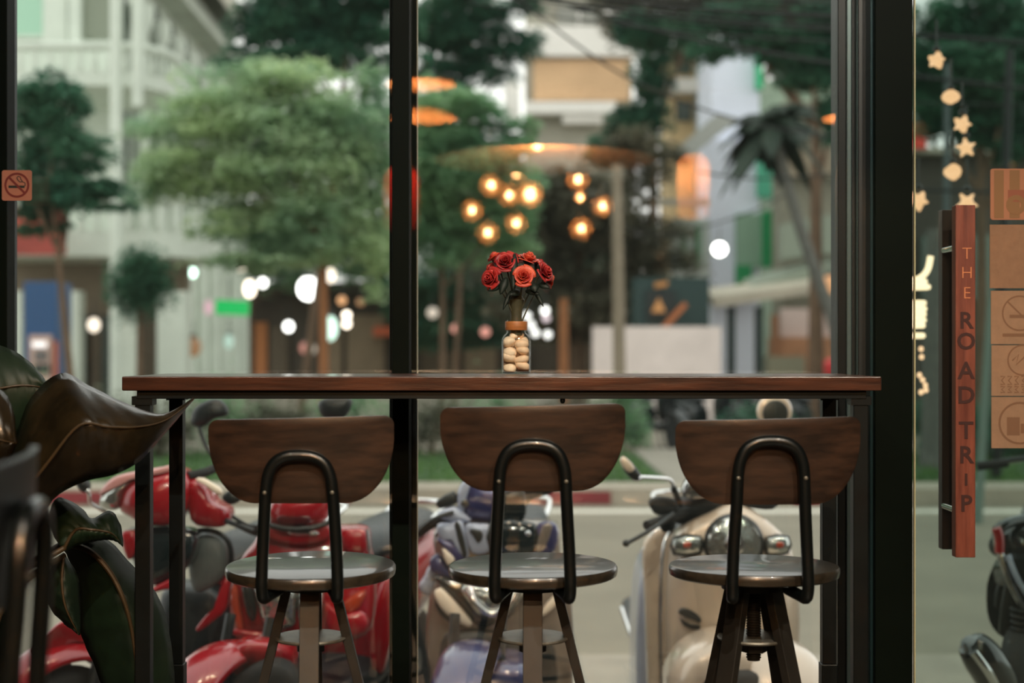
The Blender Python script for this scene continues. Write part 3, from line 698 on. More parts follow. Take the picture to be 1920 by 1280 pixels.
# ================================================================== SCOOTERS PARKED OUTSIDE
class Bike:
    """a scooter facing -Y in its own frame, origin on the ground half way between the axles"""
    def __init__(s, label, X, Y, yaw, steer, name='motor_scooter', group='scooters parked outside the window', cat='scooter'):
        s.t = thing(name, label, cat, (X, Y, G), yaw, group); s.yaw = yaw
        s.M = Matrix.Translation((X, Y, G)) @ rotz(yaw); s.inv = s.M.inverted()
        s.St = Matrix.Translation((0, -.40, 0)) @ rotz(steer) @ Matrix.Translation((0, .40, 0))
    def P(s, px, py, d): return s.inv @ W(px, py, d)
    def wheel(s, y, r=.25, w=.05, steer=False, name='front_wheel', rim='silver'):
        Mw = Matrix.Translation((0, y, r)) @ yax()
        if steer: Mw = s.St @ Mw
        b = MB(); prof = []
        for k in range(15):
            a = R(-100+200*k/14); prof.append((r-w+w*math.cos(a), w*1.05*math.sin(a)))
        b.lathe(prof, 44, Mw); o = b.build(name, M['rubber'], s.t)
        b = MB(); b.lathe([(.001, -.045), (.045, -.045), (.05, -.03), (r-w-.03, -.022), (r-w, -.038), (r-w+.015, -.038), (r-w+.015, .038), (r-w, .038), (r-w-.03, .022), (.05, .03), (.045, .045), (.001, .045)], 36, Mw)
        b.build('rim', M[rim], o)
        return o
    def fender(s, m, y=-.62, r=.25, h=.05, fw=.075, a0=-15, a1=150, lift=.02, nm='front_fender', steer=True, taper=.5, peak=.0):
        rows = []
        for i in range(25):
            f = i/24; a = R(a0+(a1-a0)*f)           # 90 = top, 0 = front
            k = math.sin(PI*min(1, max(0, f*(1-taper*.2)+.02)))**.35
            row = []
            for j in range(13):
                t = -PI/2+PI*j/12
                rad = r+lift+h*math.cos(t)**.8+peak*max(0, math.cos(t*1.6)); x = fw*math.sin(t)*(.35+.65*k)
                p = Vector((x, y-rad*math.cos(a), r+rad*math.sin(a)))
                row.append(s.St @ p if steer else p)
            rows.append(row)
        return MB().grid(rows).build(nm, m, s.t, solid=.005)
    def pillow(s, pts, d, nm, m, th=.05, bulge=.02, parent=None, k=3, dz=None):
        """a bodywork panel: rounded slab whose outline is seen at pts, its front at distance d"""
        dd = (lambda i: d) if not isinstance(d, (list, tuple)) else (lambda i: d[i])
        P = [s.P(x, y, dd(i)) for i, (x, y) in enumerate(pts)]
        if k > 1: P = catmull(P, k, True)
        c = sum(P, Vector())/len(P)
        back = s.inv.to_3x3() @ Vector((0, 1, 0))
        L = []
        for sc, dep in ((.97, th), (1.0, th*.6), (1.0, th*.25), (.975, th*.05), (.90, -bulge*.25), (.72, -bulge*.62), (.45, -bulge*.9), (.18, -bulge)):
            L.append([c+(p-c)*sc+back*dep for p in P])
        b = MB(); b.rings(L)
        return b.build(nm, m, parent or s.t, ang=50)
    def tube(s, pts, r, nm, m, parent=None, smooth=5, n=10):
        return MB().tube([s.P(*p) for p in pts], r, n, smooth=smooth).build(nm, m, parent or s.t)
    def ball(s, p, r, nm, m, parent=None, sc=(1, 1, 1)):
        return MB().ell(s.P(*p), r*sc[0], r*sc[1], r*sc[2], 16, 10).build(nm, m, parent or s.t)
    def disc(s, px, py, d, r, th, nm, m, parent=None, tiltx=0, tiltz=0):
        c = s.P(px, py, d); Mx = Matrix.Translation(c) @ rotz(-s.yaw) @ rotz(tiltz) @ Matrix.Rotation(PI/2+tiltx, 4, 'X')
        return MB().lathe([(.001, -th), (r*.9, -th), (r, -th*.5), (r, th*.3), (r*.93, th), (r*.5, th*1.5), (.001, th*1.7)], 36, Mx).build(nm, m, parent or s.t)
    def base(s, paint, seat='black', r=.25, tail='redlens', rear_l=.88, rearm=None, wide=.17, fenderm=None, fw=.075, exh=True, rails=True):
        pm = M[paint]
        s.wheel(-.62, r, steer=True); s.wheel(.60, r, name='rear_wheel')
        for sx in (-1, 1):
            MB().tube([s.St @ Vector((sx*.075, -.62, r)), s.St @ Vector((sx*.075, -.50, r+.38))], .017, 10).build('fork_leg', M['black'], s.t)
        s.fender(fenderm or pm, r=r, fw=fw)
        MB().loftax([(-.36, 0, .34, .15, .06), (-.2, 0, .33, .16, .05), (.1, 0, .33, .16, .05), (.24, 0, .37, .14, .09)]).build('floorboard', M['black'], s.t)
        MB().loftax([(.12, 0, .46, .11, .16), (.2, 0, .50, .14, .2), (.42, 0, .56, wide, .17), (.66, 0, .62, wide*.92, .14), (rear_l-.06, 0, .70, .10, .08), (rear_l+.02, 0, .73, .05, .04)], n=28).build('rear_body', rearm or pm, s.t)
        MB().loftax([(.10, 0, .72, .09, .02), (.16, 0, .745, .12, .05), (.38, 0, .76, .135, .055), (.60, 0, .79, .125, .05), (rear_l-.08, 0, .81, .09, .03)], n=24).build('seat', M[seat], s.t)
        if rails: MB().loftax([(rear_l-.02, 0, .69, .07, .03), (rear_l+.03, 0, .69, .06, .028), (rear_l+.045, 0, .69, .03, .012)]).build('tail_light', M[tail], s.t)
        if rails: MB().tube([(-.10, rear_l-.20, .79), (-.11, rear_l-.02, .84), (-.06, rear_l+.05, .85), (.06, rear_l+.05, .85), (.11, rear_l-.02, .84), (.10, rear_l-.20, .79)], .011, 10, smooth=4).build('grab_rail', M['chrome'], s.t)
        MB().loftax([(.30, 0, .30, .09, .08), (.55, 0, .27, .08, .08), (.66, 0, .26, .06, .07)]).build('engine_case', M['black'], s.t)
        if exh:
            e = MB().tube([(-.16, .30, .24), (-.17, .46, .25), (-.18, .62, .30), (-.19, .92, .37)], [.02, .035, .052, .045], 16, smooth=4).build('exhaust', M['black'], s.t)
            MB().tube([(-.235, .60, .31), (-.238, .86, .37)], [.012, .012], 8).build('heat_shield', M['chrome'], e)
        MB().tube([(.10, .05, .30), (.20, .12, .02), (.22, .12, .005)], .011, 8).build('side_stand', M['black'], s.t)
        return s
    def bars(s, z=.98, y=-.36, w=.34, drop=.03, back=.12):
        """handlebar tube with grips and levers, steered"""
        T = lambda v: s.St @ Vector(v)
        hb = MB().tube([T((-w, y+back, z-drop)), T((-.18, y+.02, z)), T((0, y, z)), T((.18, y+.02, z)), T((w, y+back, z-drop))], .012, 10, smooth=5).build('handlebar', M['black'], s.t)
        for sx in (-1, 1):
            MB().tube([T((sx*w*.68, y+back*.55, z-drop*.5)), T((sx*w, y+back, z-drop))], .018, 12).build('grip', M['rubber'], hb)
            MB().tube([T((sx*w*.55, y+back*.2-.02, z-drop*.3)), T((sx*w*.8, y+back*.35-.05, z-drop*.8)), T((sx*w*1.02, y+back*.75-.05, z-drop*1.1))], .006, 8, smooth=4).build('lever', M['chrome'], hb)
        return hb

# ---- cream retro scooter
b = Bike('cream retro scooter with round headlight, behind the stool with the screw spindle', .745, 5.12, R(3), R(10))
b.base('cream', r=.235, fenderm=M['cream'], fw=.12, wide=.175)
b.pillow([(1258, 1045), (1265, 1012), (1290, 985), (1335, 962), (1375, 945), (1418, 960), (1455, 988), (1480, 1015), (1492, 1050), (1502, 1110), (1504, 1200), (1496, 1300), (1470, 1390), (1375, 1410), (1285, 1390), (1258, 1300), (1252, 1180), (1254, 1100)], 4.73, 'front_apron', M['cream'], th=.16, bulge=.07)
b.pillow([(1206, 1030), (1222, 1000), (1250, 985), (1262, 1010), (1256, 1100), (1254, 1250), (1258, 1390), (1222, 1390), (1214, 1250), (1210, 1120)], 4.92, 'leg_shield', M['cream'], th=.06, bulge=.01)
b.tube([(1262, 992, 4.86), (1246, 1020, 4.82), (1240, 1100, 4.80), (1240, 1250, 4.80), (1246, 1390, 4.80)], .007, 'trim_strip', M['chrome'])
b.tube([(1208, 1030, 4.93), (1225, 1000, 4.93), (1258, 984, 4.93)], .006, 'shield_edge', M['chrome'])
b.pillow([(1197, 1110), (1212, 1052), (1226, 1060), (1230, 1200), (1226, 1330), (1200, 1390), (1192, 1250)], 5.35, 'side_cover', M['silver'], th=.3, bulge=.03)
hl = b.disc(1376, 1019, 4.668, .099, .022, 'headlight_bezel', M['black'])
b.disc(1376, 1019, 4.655, .089, .028, 'headlight', M['lens'], hl)
b.disc(1376, 1020, 4.612, .036, .014, 'bulb_cover', M['chrome'], hl)
for (x0, x1, nm) in ((1266, 1313, 'l'), (1440, 1478, 'r')):
    o = b.pillow([(x0-3, 1007), (x1+3, 1005), (x1+2, 1038), (x0-3, 1041)], 4.672, 'signal_bezel', M['black'], th=.03, bulge=.004, k=2)
    b.pillow([(x0, 1010), (x1, 1008), (x1, 1034), (x0, 1037)], 4.660, 'turn_signal', M['lens'], th=.02, bulge=.012, parent=o, k=2)
    b.pillow([(x0+16, 1017), (x0+29, 1016), (x0+29, 1026), (x0+16, 1027)], 4.650, 'amber_bulb', M['amber'], th=.01, bulge=.006, parent=o, k=2)
v = b.pillow([(1272, 1148), (1280, 1140), (1298, 1145), (1314, 1158), (1313, 1168), (1296, 1160), (1278, 1154)], 4.665, 'upper_vent', M['black'], th=.02, bulge=.002, k=2)
b.pillow([(1275, 1158), (1282, 1164), (1298, 1171), (1313, 1172), (1311, 1180), (1296, 1179), (1282, 1172)], 4.665, 'lower_vent', M['black'], th=.02, bulge=.002, k=2)
b.pillow([(1252, 1300), (1268, 1248), (1303, 1214), (1357, 1196), (1408, 1206), (1444, 1234), (1464, 1278), (1466, 1330), (1440, 1372), (1360, 1380), (1280, 1372)], 4.42, 'fender_nose', M['cream'], th=.22, bulge=.08)
b.tube([(1268, 1255, 4.60), (1290, 1216, 4.60), (1330, 1194, 4.60), (1360, 1188, 4.6), (1410, 1196, 4.6), (1450, 1226, 4.6)], .010, 'fender_gap', M['black'])
b.pillow([(1318, 1300), (1335, 1272), (1385, 1258), (1440, 1268), (1470, 1300), (1440, 1390), (1340, 1390)], 4.325, 'tyre_front', M['rubber'], th=.12, bulge=.03)
b.pillow([(1250, 972), (1272, 945), (1318, 918), (1375, 902), (1425, 908), (1462, 930), (1452, 956), (1400, 952), (1340, 960), (1290, 985)], 4.80, 'handlebar_cover', M['rubber'], th=.12, bulge=.03)
sp = b.pillow([(1280, 930), (1284, 905), (1298, 896), (1316, 904), (1332, 926), (1310, 935)], 4.74, 'speedometer', M['chrome'], th=.05, bulge=.01)
for k in range(3):
    b.tube([(1288+k*3, 916+k*8, 4.725), (1310+k*4, 908+k*8, 4.725)], .004, 'dial_mark', M['black'], sp, smooth=0)
b.tube([(1310, 950, 4.84), (1262, 968, 4.72), (1212, 985, 4.62)], .016, 'grip', M['rubber'])
b.tube([(1262, 962, 4.68), (1225, 990, 4.58), (1176, 1018, 4.52)], .007, 'brake_lever', M['black'])
b.ball((1174, 1018, 4.52), .012, 'lever_tip', M['black'])
b.pillow([(1218, 940), (1238, 932), (1268, 938), (1270, 958), (1236, 966), (1222, 956)], 4.70, 'brake_reservoir', M['rubber'], th=.05, bulge=.003)
b.pillow([(1236, 975), (1262, 970), (1266, 990), (1244, 998)], 4.72, 'switch_box', M['rubber'], th=.04, bulge=.01)
st = b.tube([(1276, 948, 4.78), (1264, 915, 4.76), (1257, 900, 4.75), (1240, 896, 4.73), (1200, 894, 4.68)], .0065, 'mirror_stem', M['chrome'])
b.tube([(1276, 948, 4.775), (1262, 912, 4.755)], .011, 'stem_sleeve', M['black'], st, smooth=0)
mi = b.pillow([(1172, 858), (1186, 868), (1200, 886), (1206, 898), (1190, 902), (1176, 890), (1166, 872)], 4.70, 'mirror_back', M['black'], th=.025, bulge=.015)
b.pillow([(1163, 862), (1170, 856), (1184, 868), (1190, 880), (1180, 886), (1168, 876)], 4.685, 'mirror_rim', M['cream'], th=.03, bulge=.006, parent=mi)
m2 = b.disc(1452, 771, 5.02, .062, .012, 'mirror_shell', M['cream'])
b.disc(1454, 774, 5.00, .046, .006, 'mirror_glass', mat('dark_mirror', S(44, 46, 42), .3), m2)
b.tube([(1448, 800, 5.03), (1440, 850, 5.0), (1425, 925, 4.93)], .0065, 'mirror_stem', M['chrome'])

# ---- purple and silver scooter
b = Bike('purple and silver sport scooter, behind the middle stool', -.045, 4.93, R(-6), R(-4))
b.base('tanpaint', r=.25, fenderm=M['purple'], fw=.085, wide=.165, seat='black')
b.pillow([(868, 972), (855, 938), (864, 908), (885, 893), (930, 890), (968, 900), (984, 930), (980, 968), (950, 982), (905, 982)], 4.72, 'cowl', M['purple'], th=.14, bulge=.05)
b.pillow([(858, 945), (861, 915), (874, 898), (888, 894), (880, 918), (872, 946), (868, 965)], 4.685, 'cowl_stripe', M['silver'], th=.03, bulge=.008)
b.pillow([(925, 952), (932, 925), (975, 915), (986, 935), (982, 975), (940, 980)], 4.675, 'cowl_screen', M['gloss_black'], th=.03, bulge=.01)
b.disc(872, 943, 4.665, .014, .003, 'round_badge', M['chrome'])
b.tube([(866, 968, 4.72), (835, 972, 4.72), (806, 984, 4.74), (786, 998, 4.78)], .017, 'grip', M['rubber'])
b.tube([(850, 960, 4.66), (815, 972, 4.64), (786, 996, 4.66)], .007, 'brake_lever', M['black'])
b.pillow([(818, 940), (850, 922), (856, 944), (824, 954)], 4.70, 'brake_reservoir', M['black'], th=.05, bulge=.006, k=2)
b.pillow([(820, 962), (850, 950), (868, 960), (884, 976), (860, 980), (826, 972)], 4.68, 'bar_cover', M['silver'], th=.05, bulge=.012)
b.pillow([(980, 932), (1000, 912), (1040, 906), (1036, 924), (1000, 936), (984, 950)], 4.74, 'bar_cover', M['black'], th=.05, bulge=.01)
b.tube([(980, 920, 4.74), (1030, 912, 4.74), (1068, 904, 4.76)], .016, 'grip', M['rubber'])
b.tube([(985, 908, 4.68), (1030, 902, 4.66), (1074, 902, 4.68)], .007, 'brake_lever', M['chrome'])
b.ball((1075, 902, 4.68), .012, 'lever_tip', M['chrome'])
# leg shield volume, then its coloured panels
b.pillow([(812, 1000), (850, 978), (920, 974), (1000, 980), (1046, 985), (1052, 1040), (1066, 1090), (1074, 1150), (1076, 1250), (1060, 1340), (940, 1370), (820, 1340), (802, 1260), (798, 1180), (806, 1110), (818, 1070)], 4.74, 'leg_shield', M['tanpaint'], th=.16, bulge=.05)
b.pillow([(820, 984), (845, 980), (868, 979), (880, 1042), (866, 1046), (845, 1014), (824, 1012)], 4.665, 'silver_panel', M['silver'], th=.04, bulge=.012)
b.pillow([(852, 984), (862, 982), (876, 1038), (868, 1042)], 4.652, 'dark_slash', M['black'], th=.01, bulge=.002, k=2)
b.pillow([(818, 1010), (842, 1013), (860, 1030), (872, 1050), (856, 1056), (836, 1030)], 4.66, 'purple_trim', M['purple'], th=.03, bulge=.008)
b.pillow([(872, 986), (900, 982), (922, 988), (920, 1032), (884, 1036)], 4.655, 'silver_panel', M['silver'], th=.03, bulge=.008)
b.pillow([(880, 992), (902, 995), (905, 1008), (897, 1018), (888, 1006)], 4.642, 'vent', M['black'], th=.012, bulge=.002, k=2)
b.pillow([(918, 978), (1004, 982), (1006, 1036), (918, 1036)], 4.65, 'dark_grille', M['gloss_black'], th=.04, bulge=.02, k=2)
b.pillow([(1010, 982), (1044, 985), (1042, 1030), (1010, 1045), (994, 1034)], 4.655, 'purple_trim', M['purple'], th=.04, bulge=.01)
b.pillow([(1018, 984), (1036, 986), (1020, 1030), (1004, 1034)], 4.64, 'tan_stripe', M['tanpaint'], th=.012, bulge=.004, k=2)
b.ball((990, 1000, 4.635), .011, 'key_lock', M['chrome'])
b.pillow([(829, 1029), (842, 1036), (853, 1050), (839, 1060)], 4.648, 'painted_reflection', M['white'], th=.02, bulge=.006, k=2)  # white patch paints a bright reflection on the fascia
b.pillow([(806, 1050), (822, 1040), (842, 1068), (846, 1082), (824, 1080), (808, 1070)], 4.70, 'purple_trim', M['purple'], th=.05, bulge=.012)
b.pillow([(784, 1100), (794, 1082), (806, 1060), (816, 1082), (814, 1112), (796, 1116)], 4.78, 'side_wing', M['silver'], th=.06, bulge=.014)
b.pillow([(812, 1080), (850, 1084), (900, 1094), (930, 1130), (928, 1170), (896, 1176), (868, 1140), (836, 1108)], 4.672, 'dark_fairing', M['gloss_black'], th=.05, bulge=.012)
b.pillow([(814, 1112), (822, 1104), (834, 1108), (882, 1162), (882, 1174), (870, 1172), (846, 1158), (824, 1136)], 4.645, 'cream_accent', M['white'], th=.02, bulge=.01)
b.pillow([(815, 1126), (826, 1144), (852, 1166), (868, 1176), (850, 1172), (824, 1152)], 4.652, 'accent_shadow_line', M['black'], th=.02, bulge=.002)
b.pillow([(1052, 1108), (1046, 1130), (1024, 1152), (1012, 1154), (1026, 1130)], 4.645, 'cream_accent', M['white'], th=.02, bulge=.01)
h = b.pillow([(868, 1096), (984, 1096), (976, 1128), (950, 1156), (925, 1166), (900, 1156), (880, 1132)], 4.64, 'headlight', M['lens'], th=.05, bulge=.03)
b.tube([(880, 1100, 4.615), (890, 1130, 4.60), (922, 1152, 4.60), (955, 1132, 4.60), (970, 1100, 4.615)], .012, 'headlight_ring', M['chrome'], h)
b.pillow([(826, 1206), (850, 1184), (905, 1180), (990, 1190), (1034, 1200), (1046, 1290), (1030, 1350), (840, 1350), (822, 1290)], 4.665, 'lower_grille', M['black'], th=.05, bulge=.015)
b.pillow([(822, 1300), (838, 1262), (876, 1243), (925, 1238), (990, 1248), (1018, 1290), (1010, 1340), (840, 1340)], 4.36, 'fender_nose', M['purple'], th=.2, bulge=.06)
b.pillow([(826, 1290), (845, 1258), (876, 1246), (868, 1262), (850, 1290)], 4.315, 'fender_stripe', M['silver'], th=.015, bulge=.004)

# ---- red scooter behind the left stool
b = Bike('red scooter facing the glass, behind the leftmost of the three table stools', -.63, 4.88, R(-20), R(-6))
b.base('red', r=.25, fenderm=M['red'], fw=.085, wide=.15, rear_l=.80)
b.pillow([(500, 962), (506, 938), (522, 924), (566, 916), (612, 918), (625, 938), (612, 972), (590, 986), (545, 990), (508, 986)], 4.60, 'cowl', M['red'], th=.16, bulge=.06)
b.tube([(502, 984, 4.56), (545, 992, 4.54), (590, 988, 4.55), (624, 976, 4.57)], .009, 'cowl_gap', M['black'])
b.pillow([(520, 968), (550, 964), (580, 968), (576, 980), (548, 985), (524, 981)], 4.545, 'cowl_shade_patch', M['dullred'], th=.02, bulge=.003)  # dark red patch paints the shading on the lower cowl
b.pillow([(472, 1020), (498, 988), (560, 984), (625, 988), (684, 992), (692, 1027), (702, 1100), (694, 1180), (650, 1205), (560, 1204), (470, 1196), (434, 1186), (428, 1110), (448, 1052)], 4.66, 'leg_shield', M['red'], th=.14, bulge=.05)
b.pillow([(500, 988), (560, 982), (618, 985), (612, 1012), (560, 1022), (506, 1010)], 4.59, 'front_panel', M['red'], th=.05, bulge=.02)
b.pillow([(541, 994), (566, 992), (593, 996), (595, 1003), (566, 1004), (543, 1002)], 4.56, 'badge', M['chrome'], th=.012, bulge=.004, k=2)
b.pillow([(640, 996), (684, 994), (690, 1027), (672, 1040), (646, 1030)], 4.60, 'side_panel', M['red'], th=.05, bulge=.012)
b.tube([(688, 992, 4.58), (692, 1030, 4.58), (690, 1060, 4.60)], .006, 'panel_edge', M['chrome'])
b.pillow([(474, 1096), (500, 1086), (530, 1090), (556, 1108), (554, 1150), (548, 1176), (498, 1176), (484, 1140)], 4.585, 'headlight', M['lens'], th=.06, bulge=.03)
b.pillow([(560, 1100), (602, 1096), (604, 1150), (592, 1174), (562, 1176)], 4.585, 'headlight', M['lens'], th=.06, bulge=.02)
b.pillow([(431, 1112), (442, 1100), (456, 1178), (446, 1186), (436, 1150)], 4.60, 'turn_signal', M['amber'], th=.04, bulge=.012)
b.pillow([(644, 1128), (684, 1106), (676, 1136), (652, 1150)], 4.60, 'turn_signal', M['amber'], th=.04, bulge=.012)
b.pillow([(452, 1098), (468, 1094), (480, 1140), (476, 1165), (462, 1150)], 4.592, 'dark_trim', M['gloss_black'], th=.03, bulge=.01)
b.pillow([(608, 1130), (640, 1150), (676, 1146), (690, 1170), (670, 1192), (616, 1186)], 4.59, 'lower_panel', M['red'], th=.04, bulge=.016)
b.pillow([(436, 1180), (480, 1184), (520, 1186), (520, 1196), (470, 1198), (438, 1192)], 4.585, 'lower_lip', M['red'], th=.03, bulge=.01)
b.pillow([(690, 1180), (700, 1120), (720, 1080), (732, 1090), (735, 1180), (720, 1260), (698, 1260)], 4.9, 'side_cover', M['red'], th=.2, bulge=.03)
b.pillow([(374, 1300), (382, 1262), (402, 1236), (432, 1212), (462, 1203), (505, 1206), (546, 1224), (550, 1256), (520, 1285), (470, 1320), (410, 1330)], [4.36, 4.33, 4.30, 4.28, 4.26, 4.28, 4.34, 4.38, 4.40, 4.36, 4.34], 'fender_nose', M['red'], th=.12, bulge=.05)
b.pillow([(400, 1320), (440, 1272), (480, 1246), (512, 1242), (548, 1262), (560, 1320), (500, 1400), (410, 1400)], 4.215, 'tyre_front', M['rubber'], th=.10, bulge=.03)
for pts, jn in (([(358, 796), (362, 768), (384, 752), (408, 748), (424, 762), (425, 778), (400, 786), (380, 800)], (392, 790)), ([(598, 752), (600, 776), (616, 787), (642, 784), (656, 768), (658, 748), (630, 742)], (628, 785))):
    mb_ = b.pillow(pts, 4.72, 'mirror_back', M['black'], th=.03, bulge=.016)
    b.pillow([(628+(x-628)*.85 if jn[0] > 500 else 392+(x-392)*.85, 765+(y-765)*.85 if jn[0] > 500 else 774+(y-774)*.85) for x, y in pts], 4.755, 'mirror_glass', M['mirror'], th=.008, bulge=-.001, parent=mb_)
b.tube([(372, 794, 4.73), (395, 850, 4.72), (470, 920, 4.70), (515, 945, 4.68)], .0065, 'mirror_stem', M['black'])
b.tube([(630, 784, 4.73), (630, 850, 4.72), (612, 925, 4.70)], .0065, 'mirror_stem', M['black'])
b.tube([(505, 1000, 4.66), (478, 996, 4.60), (452, 984, 4.54)], .014, 'grip', M['rubber'])
b.tube([(500, 985, 4.60), (468, 986, 4.55), (436, 968, 4.52)], .006, 'brake_lever', M['black'])
b.tube([(618, 940, 4.66), (660, 915, 4.70), (712, 882, 4.76)], .016, 'grip', M['rubber'])
b.tube([(625, 935, 4.62), (664, 908, 4.62), (694, 904, 4.62)], .006, 'brake_lever', M['chrome'])
b.ball((697, 906, 4.62), .013, 'lever_tip', M['chrome'])
b.tube([(668, 990, 5.35), (694, 984, 5.38), (718, 994, 5.38), (728, 1012, 5.36), (728, 1050, 5.3)], .014, 'rear_rack', M['white'])

# ---- red scooter further left, half hidden by the plant
b = Bike('red scooter parked nearest the potted plant, seen between table legs and leaves', -1.07, 4.84, R(-24), R(-14))
b.base('red', r=.25, fenderm=M['red'], fw=.075, wide=.15, rear_l=.80)
b.pillow([(220, 952), (226, 918), (255, 893), (300, 882), (330, 880), (352, 900), (350, 950), (322, 985), (275, 985), (240, 970)], 4.52, 'cowl', M['red'], th=.14, bulge=.05)
b.pillow([(184, 924), (204, 900), (232, 888), (300, 876), (322, 872), (318, 884), (255, 896), (215, 912), (190, 928)], 4.50, 'visor', mat('pink_white_visor', S(206, 150, 150), .3, coat=.6), th=.05, bulge=.012)
b.pillow([(186, 936), (200, 918), (230, 900), (252, 896), (236, 920), (224, 952), (206, 958), (188, 950)], 4.515, 'headlight', M['lens'], th=.08, bulge=.03)
b.pillow([(351, 904), (368, 898), (386, 912), (400, 940), (428, 958), (424, 984), (396, 990), (356, 976)], 4.56, 'side_cowl', M['red'], th=.10, bulge=.03)
b.pillow([(366, 900), (378, 896), (410, 914), (416, 926), (404, 926), (384, 910)], 4.525, 'white_stripe', M['white'], th=.02, bulge=.006)
b.tube([(352, 892, 4.56), (382, 886, 4.6), (402, 878, 4.64)], .015, 'grip', M['rubber'])
mi = b.pillow([(140, 902), (148, 892), (160, 896), (167, 912), (160, 924), (148, 918)], 4.52, 'mirror_back', M['black'], th=.025, bulge=.012)
b.tube([(156, 914, 4.53), (166, 922, 4.52), (171, 944, 4.54), (200, 960, 4.56)], .006, 'mirror_stem', M['chrome'])
b.pillow([(416, 930), (432, 918), (448, 926), (450, 938), (434, 946), (420, 940)], 4.52, 'mirror_back', M['black'], th=.03, bulge=.01)
b.tube([(424, 976, 4.55), (450, 986, 4.52), (476, 996, 4.5)], .009, 'brake_lever', M['black'])
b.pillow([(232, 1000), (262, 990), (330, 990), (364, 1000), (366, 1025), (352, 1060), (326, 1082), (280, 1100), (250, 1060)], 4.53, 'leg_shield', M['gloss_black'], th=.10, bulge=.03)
b.pillow([(226, 1000), (240, 994), (256, 1000), (252, 1036), (240, 1050), (230, 1026)], 4.50, 'shield_edge', M['red'], th=.05, bulge=.012)
b.pillow([(276, 1108), (300, 1094), (326, 1084), (332, 1100), (300, 1108), (284, 1112)], 4.50, 'lower_lip', M['red'], th=.05, bulge=.01)
b.pillow([(356, 1012), (376, 1001), (396, 1001), (418, 1012), (428, 1038), (424, 1072), (402, 1098), (364, 1110), (352, 1060)], 4.64, 'inner_panel', M['greyseat'], th=.06, bulge=.02)
b.tube([(352, 1004, 4.62), (376, 994, 4.62), (404, 997, 4.62), (426, 1012, 4.62), (434, 1040, 4.62), (430, 1072, 4.63)], .009, 'panel_hoop', M['black'])
b.pillow([(366, 1180), (384, 1156), (410, 1130), (420, 1086), (430, 1084), (424, 1140), (396, 1168), (374, 1184)], 4.60, 'frame_cover', M['red'], th=.04, bulge=.01)
b.pillow([(58, 1226), (70, 1200), (116, 1164), (150, 1172), (200, 1190), (214, 1204), (160, 1206), (110, 1218)], [4.22, 4.22, 4.24, 4.3, 4.4, 4.42, 4.36, 4.28], 'fender_nose', M['red'], th=.10, bulge=.02)

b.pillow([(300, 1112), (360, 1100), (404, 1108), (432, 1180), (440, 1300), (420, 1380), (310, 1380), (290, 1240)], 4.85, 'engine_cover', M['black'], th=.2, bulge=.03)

# ---- black motorcycle whose tail stands at the right frame edge
b = Bike('black motorcycle with chrome-trimmed tail seen through the glass door', 2.03, 5.30, R(150), 0, name='motorcycle', group=None, cat='motorcycle')
b.base('gloss_black', r=.29, fenderm=M['black'], wide=.13, exh=False, rails=False, rear_l=.72)
b.pillow([(1884, 1005), (1900, 984), (1935, 975), (2010, 990), (2030, 1120), (1960, 1150), (1925, 1110), (1900, 1060)], 4.78, 'tail_body', M['gloss_black'], th=.14, bulge=.05)
b.tube([(1868, 1010, 4.74), (1876, 990, 4.74), (1898, 978, 4.76), (1935, 970, 4.8)], .018, 'grab_handle', M['gloss_black'])
b.tube([(1868, 990, 4.70), (1874, 1010, 4.70), (1874, 1036, 4.70)], .016, 'tail_lamp', M['redlens'])
b.tube([(1868, 1000, 4.72), (1876, 1040, 4.70), (1896, 1096, 4.68), (1920, 1140, 4.68), (1950, 1170, 4.7)], .013, 'chrome_trim', M['chrome'])
b.tube([(1890, 1040, 4.68), (1908, 1085, 4.66), (1940, 1135, 4.66)], .010, 'silver_trim', M['silver'])
b.pillow([(1874, 1088), (1891, 1084), (1886, 1136), (1867, 1138)], 4.74, 'plate_flap', M['black'], th=.02, bulge=.002, k=2)
b.pillow([(1888, 1086), (1914, 1095), (1912, 1180), (1896, 1192), (1875, 1186)], 4.70, 'mud_flap', M['black'], th=.02, bulge=.004, k=2)
co = []
p0, p1 = b.P(1912, 1140, 4.66), b.P(1912, 1235, 4.68)
for k in range(80):
    f = k/79; a = f*2*PI*8; c = p0.lerp(p1, f); co.append(c+Vector((.026*math.cos(a), .026*math.sin(a), 0)))
MB().tube(co, .007, 8).build('shock_spring', M['steel'], b.t)
ex = b.tube([(1820, 1205, 4.52), (1822, 1207, 4.52), (1842, 1232, 4.53), (1880, 1290, 4.6), (1930, 1370, 4.8), (1960, 1410, 5.0)], [.02, .050, .064, .066, .06, .04], 'muffler', M['gloss_black'], n=20)
b.tube([(1826, 1222, 4.46), (1852, 1258, 4.46), (1876, 1300, 4.52)], .014, 'heat_shield', M['chrome'], ex)
b.pillow([(1890, 1210), (1898, 1202), (1905, 1220), (1908, 1250), (1895, 1246)], 4.62, 'foot_peg', M['black'], th=.03, bulge=.006)
b.tube([(1898, 1250, 4.62), (1915, 1240, 4.62), (1940, 1236, 4.64)], .010, 'peg_bracket', M['chrome'])
MB().loftax([(-.28, 0, .80, .08, .06), (-.1, 0, .84, .13, .10), (.1, 0, .80, .12, .09), (.2, 0, .76, .09, .05)]).build('fuel_tank', M['gloss_black'], b.t)
b.bars(1.02)
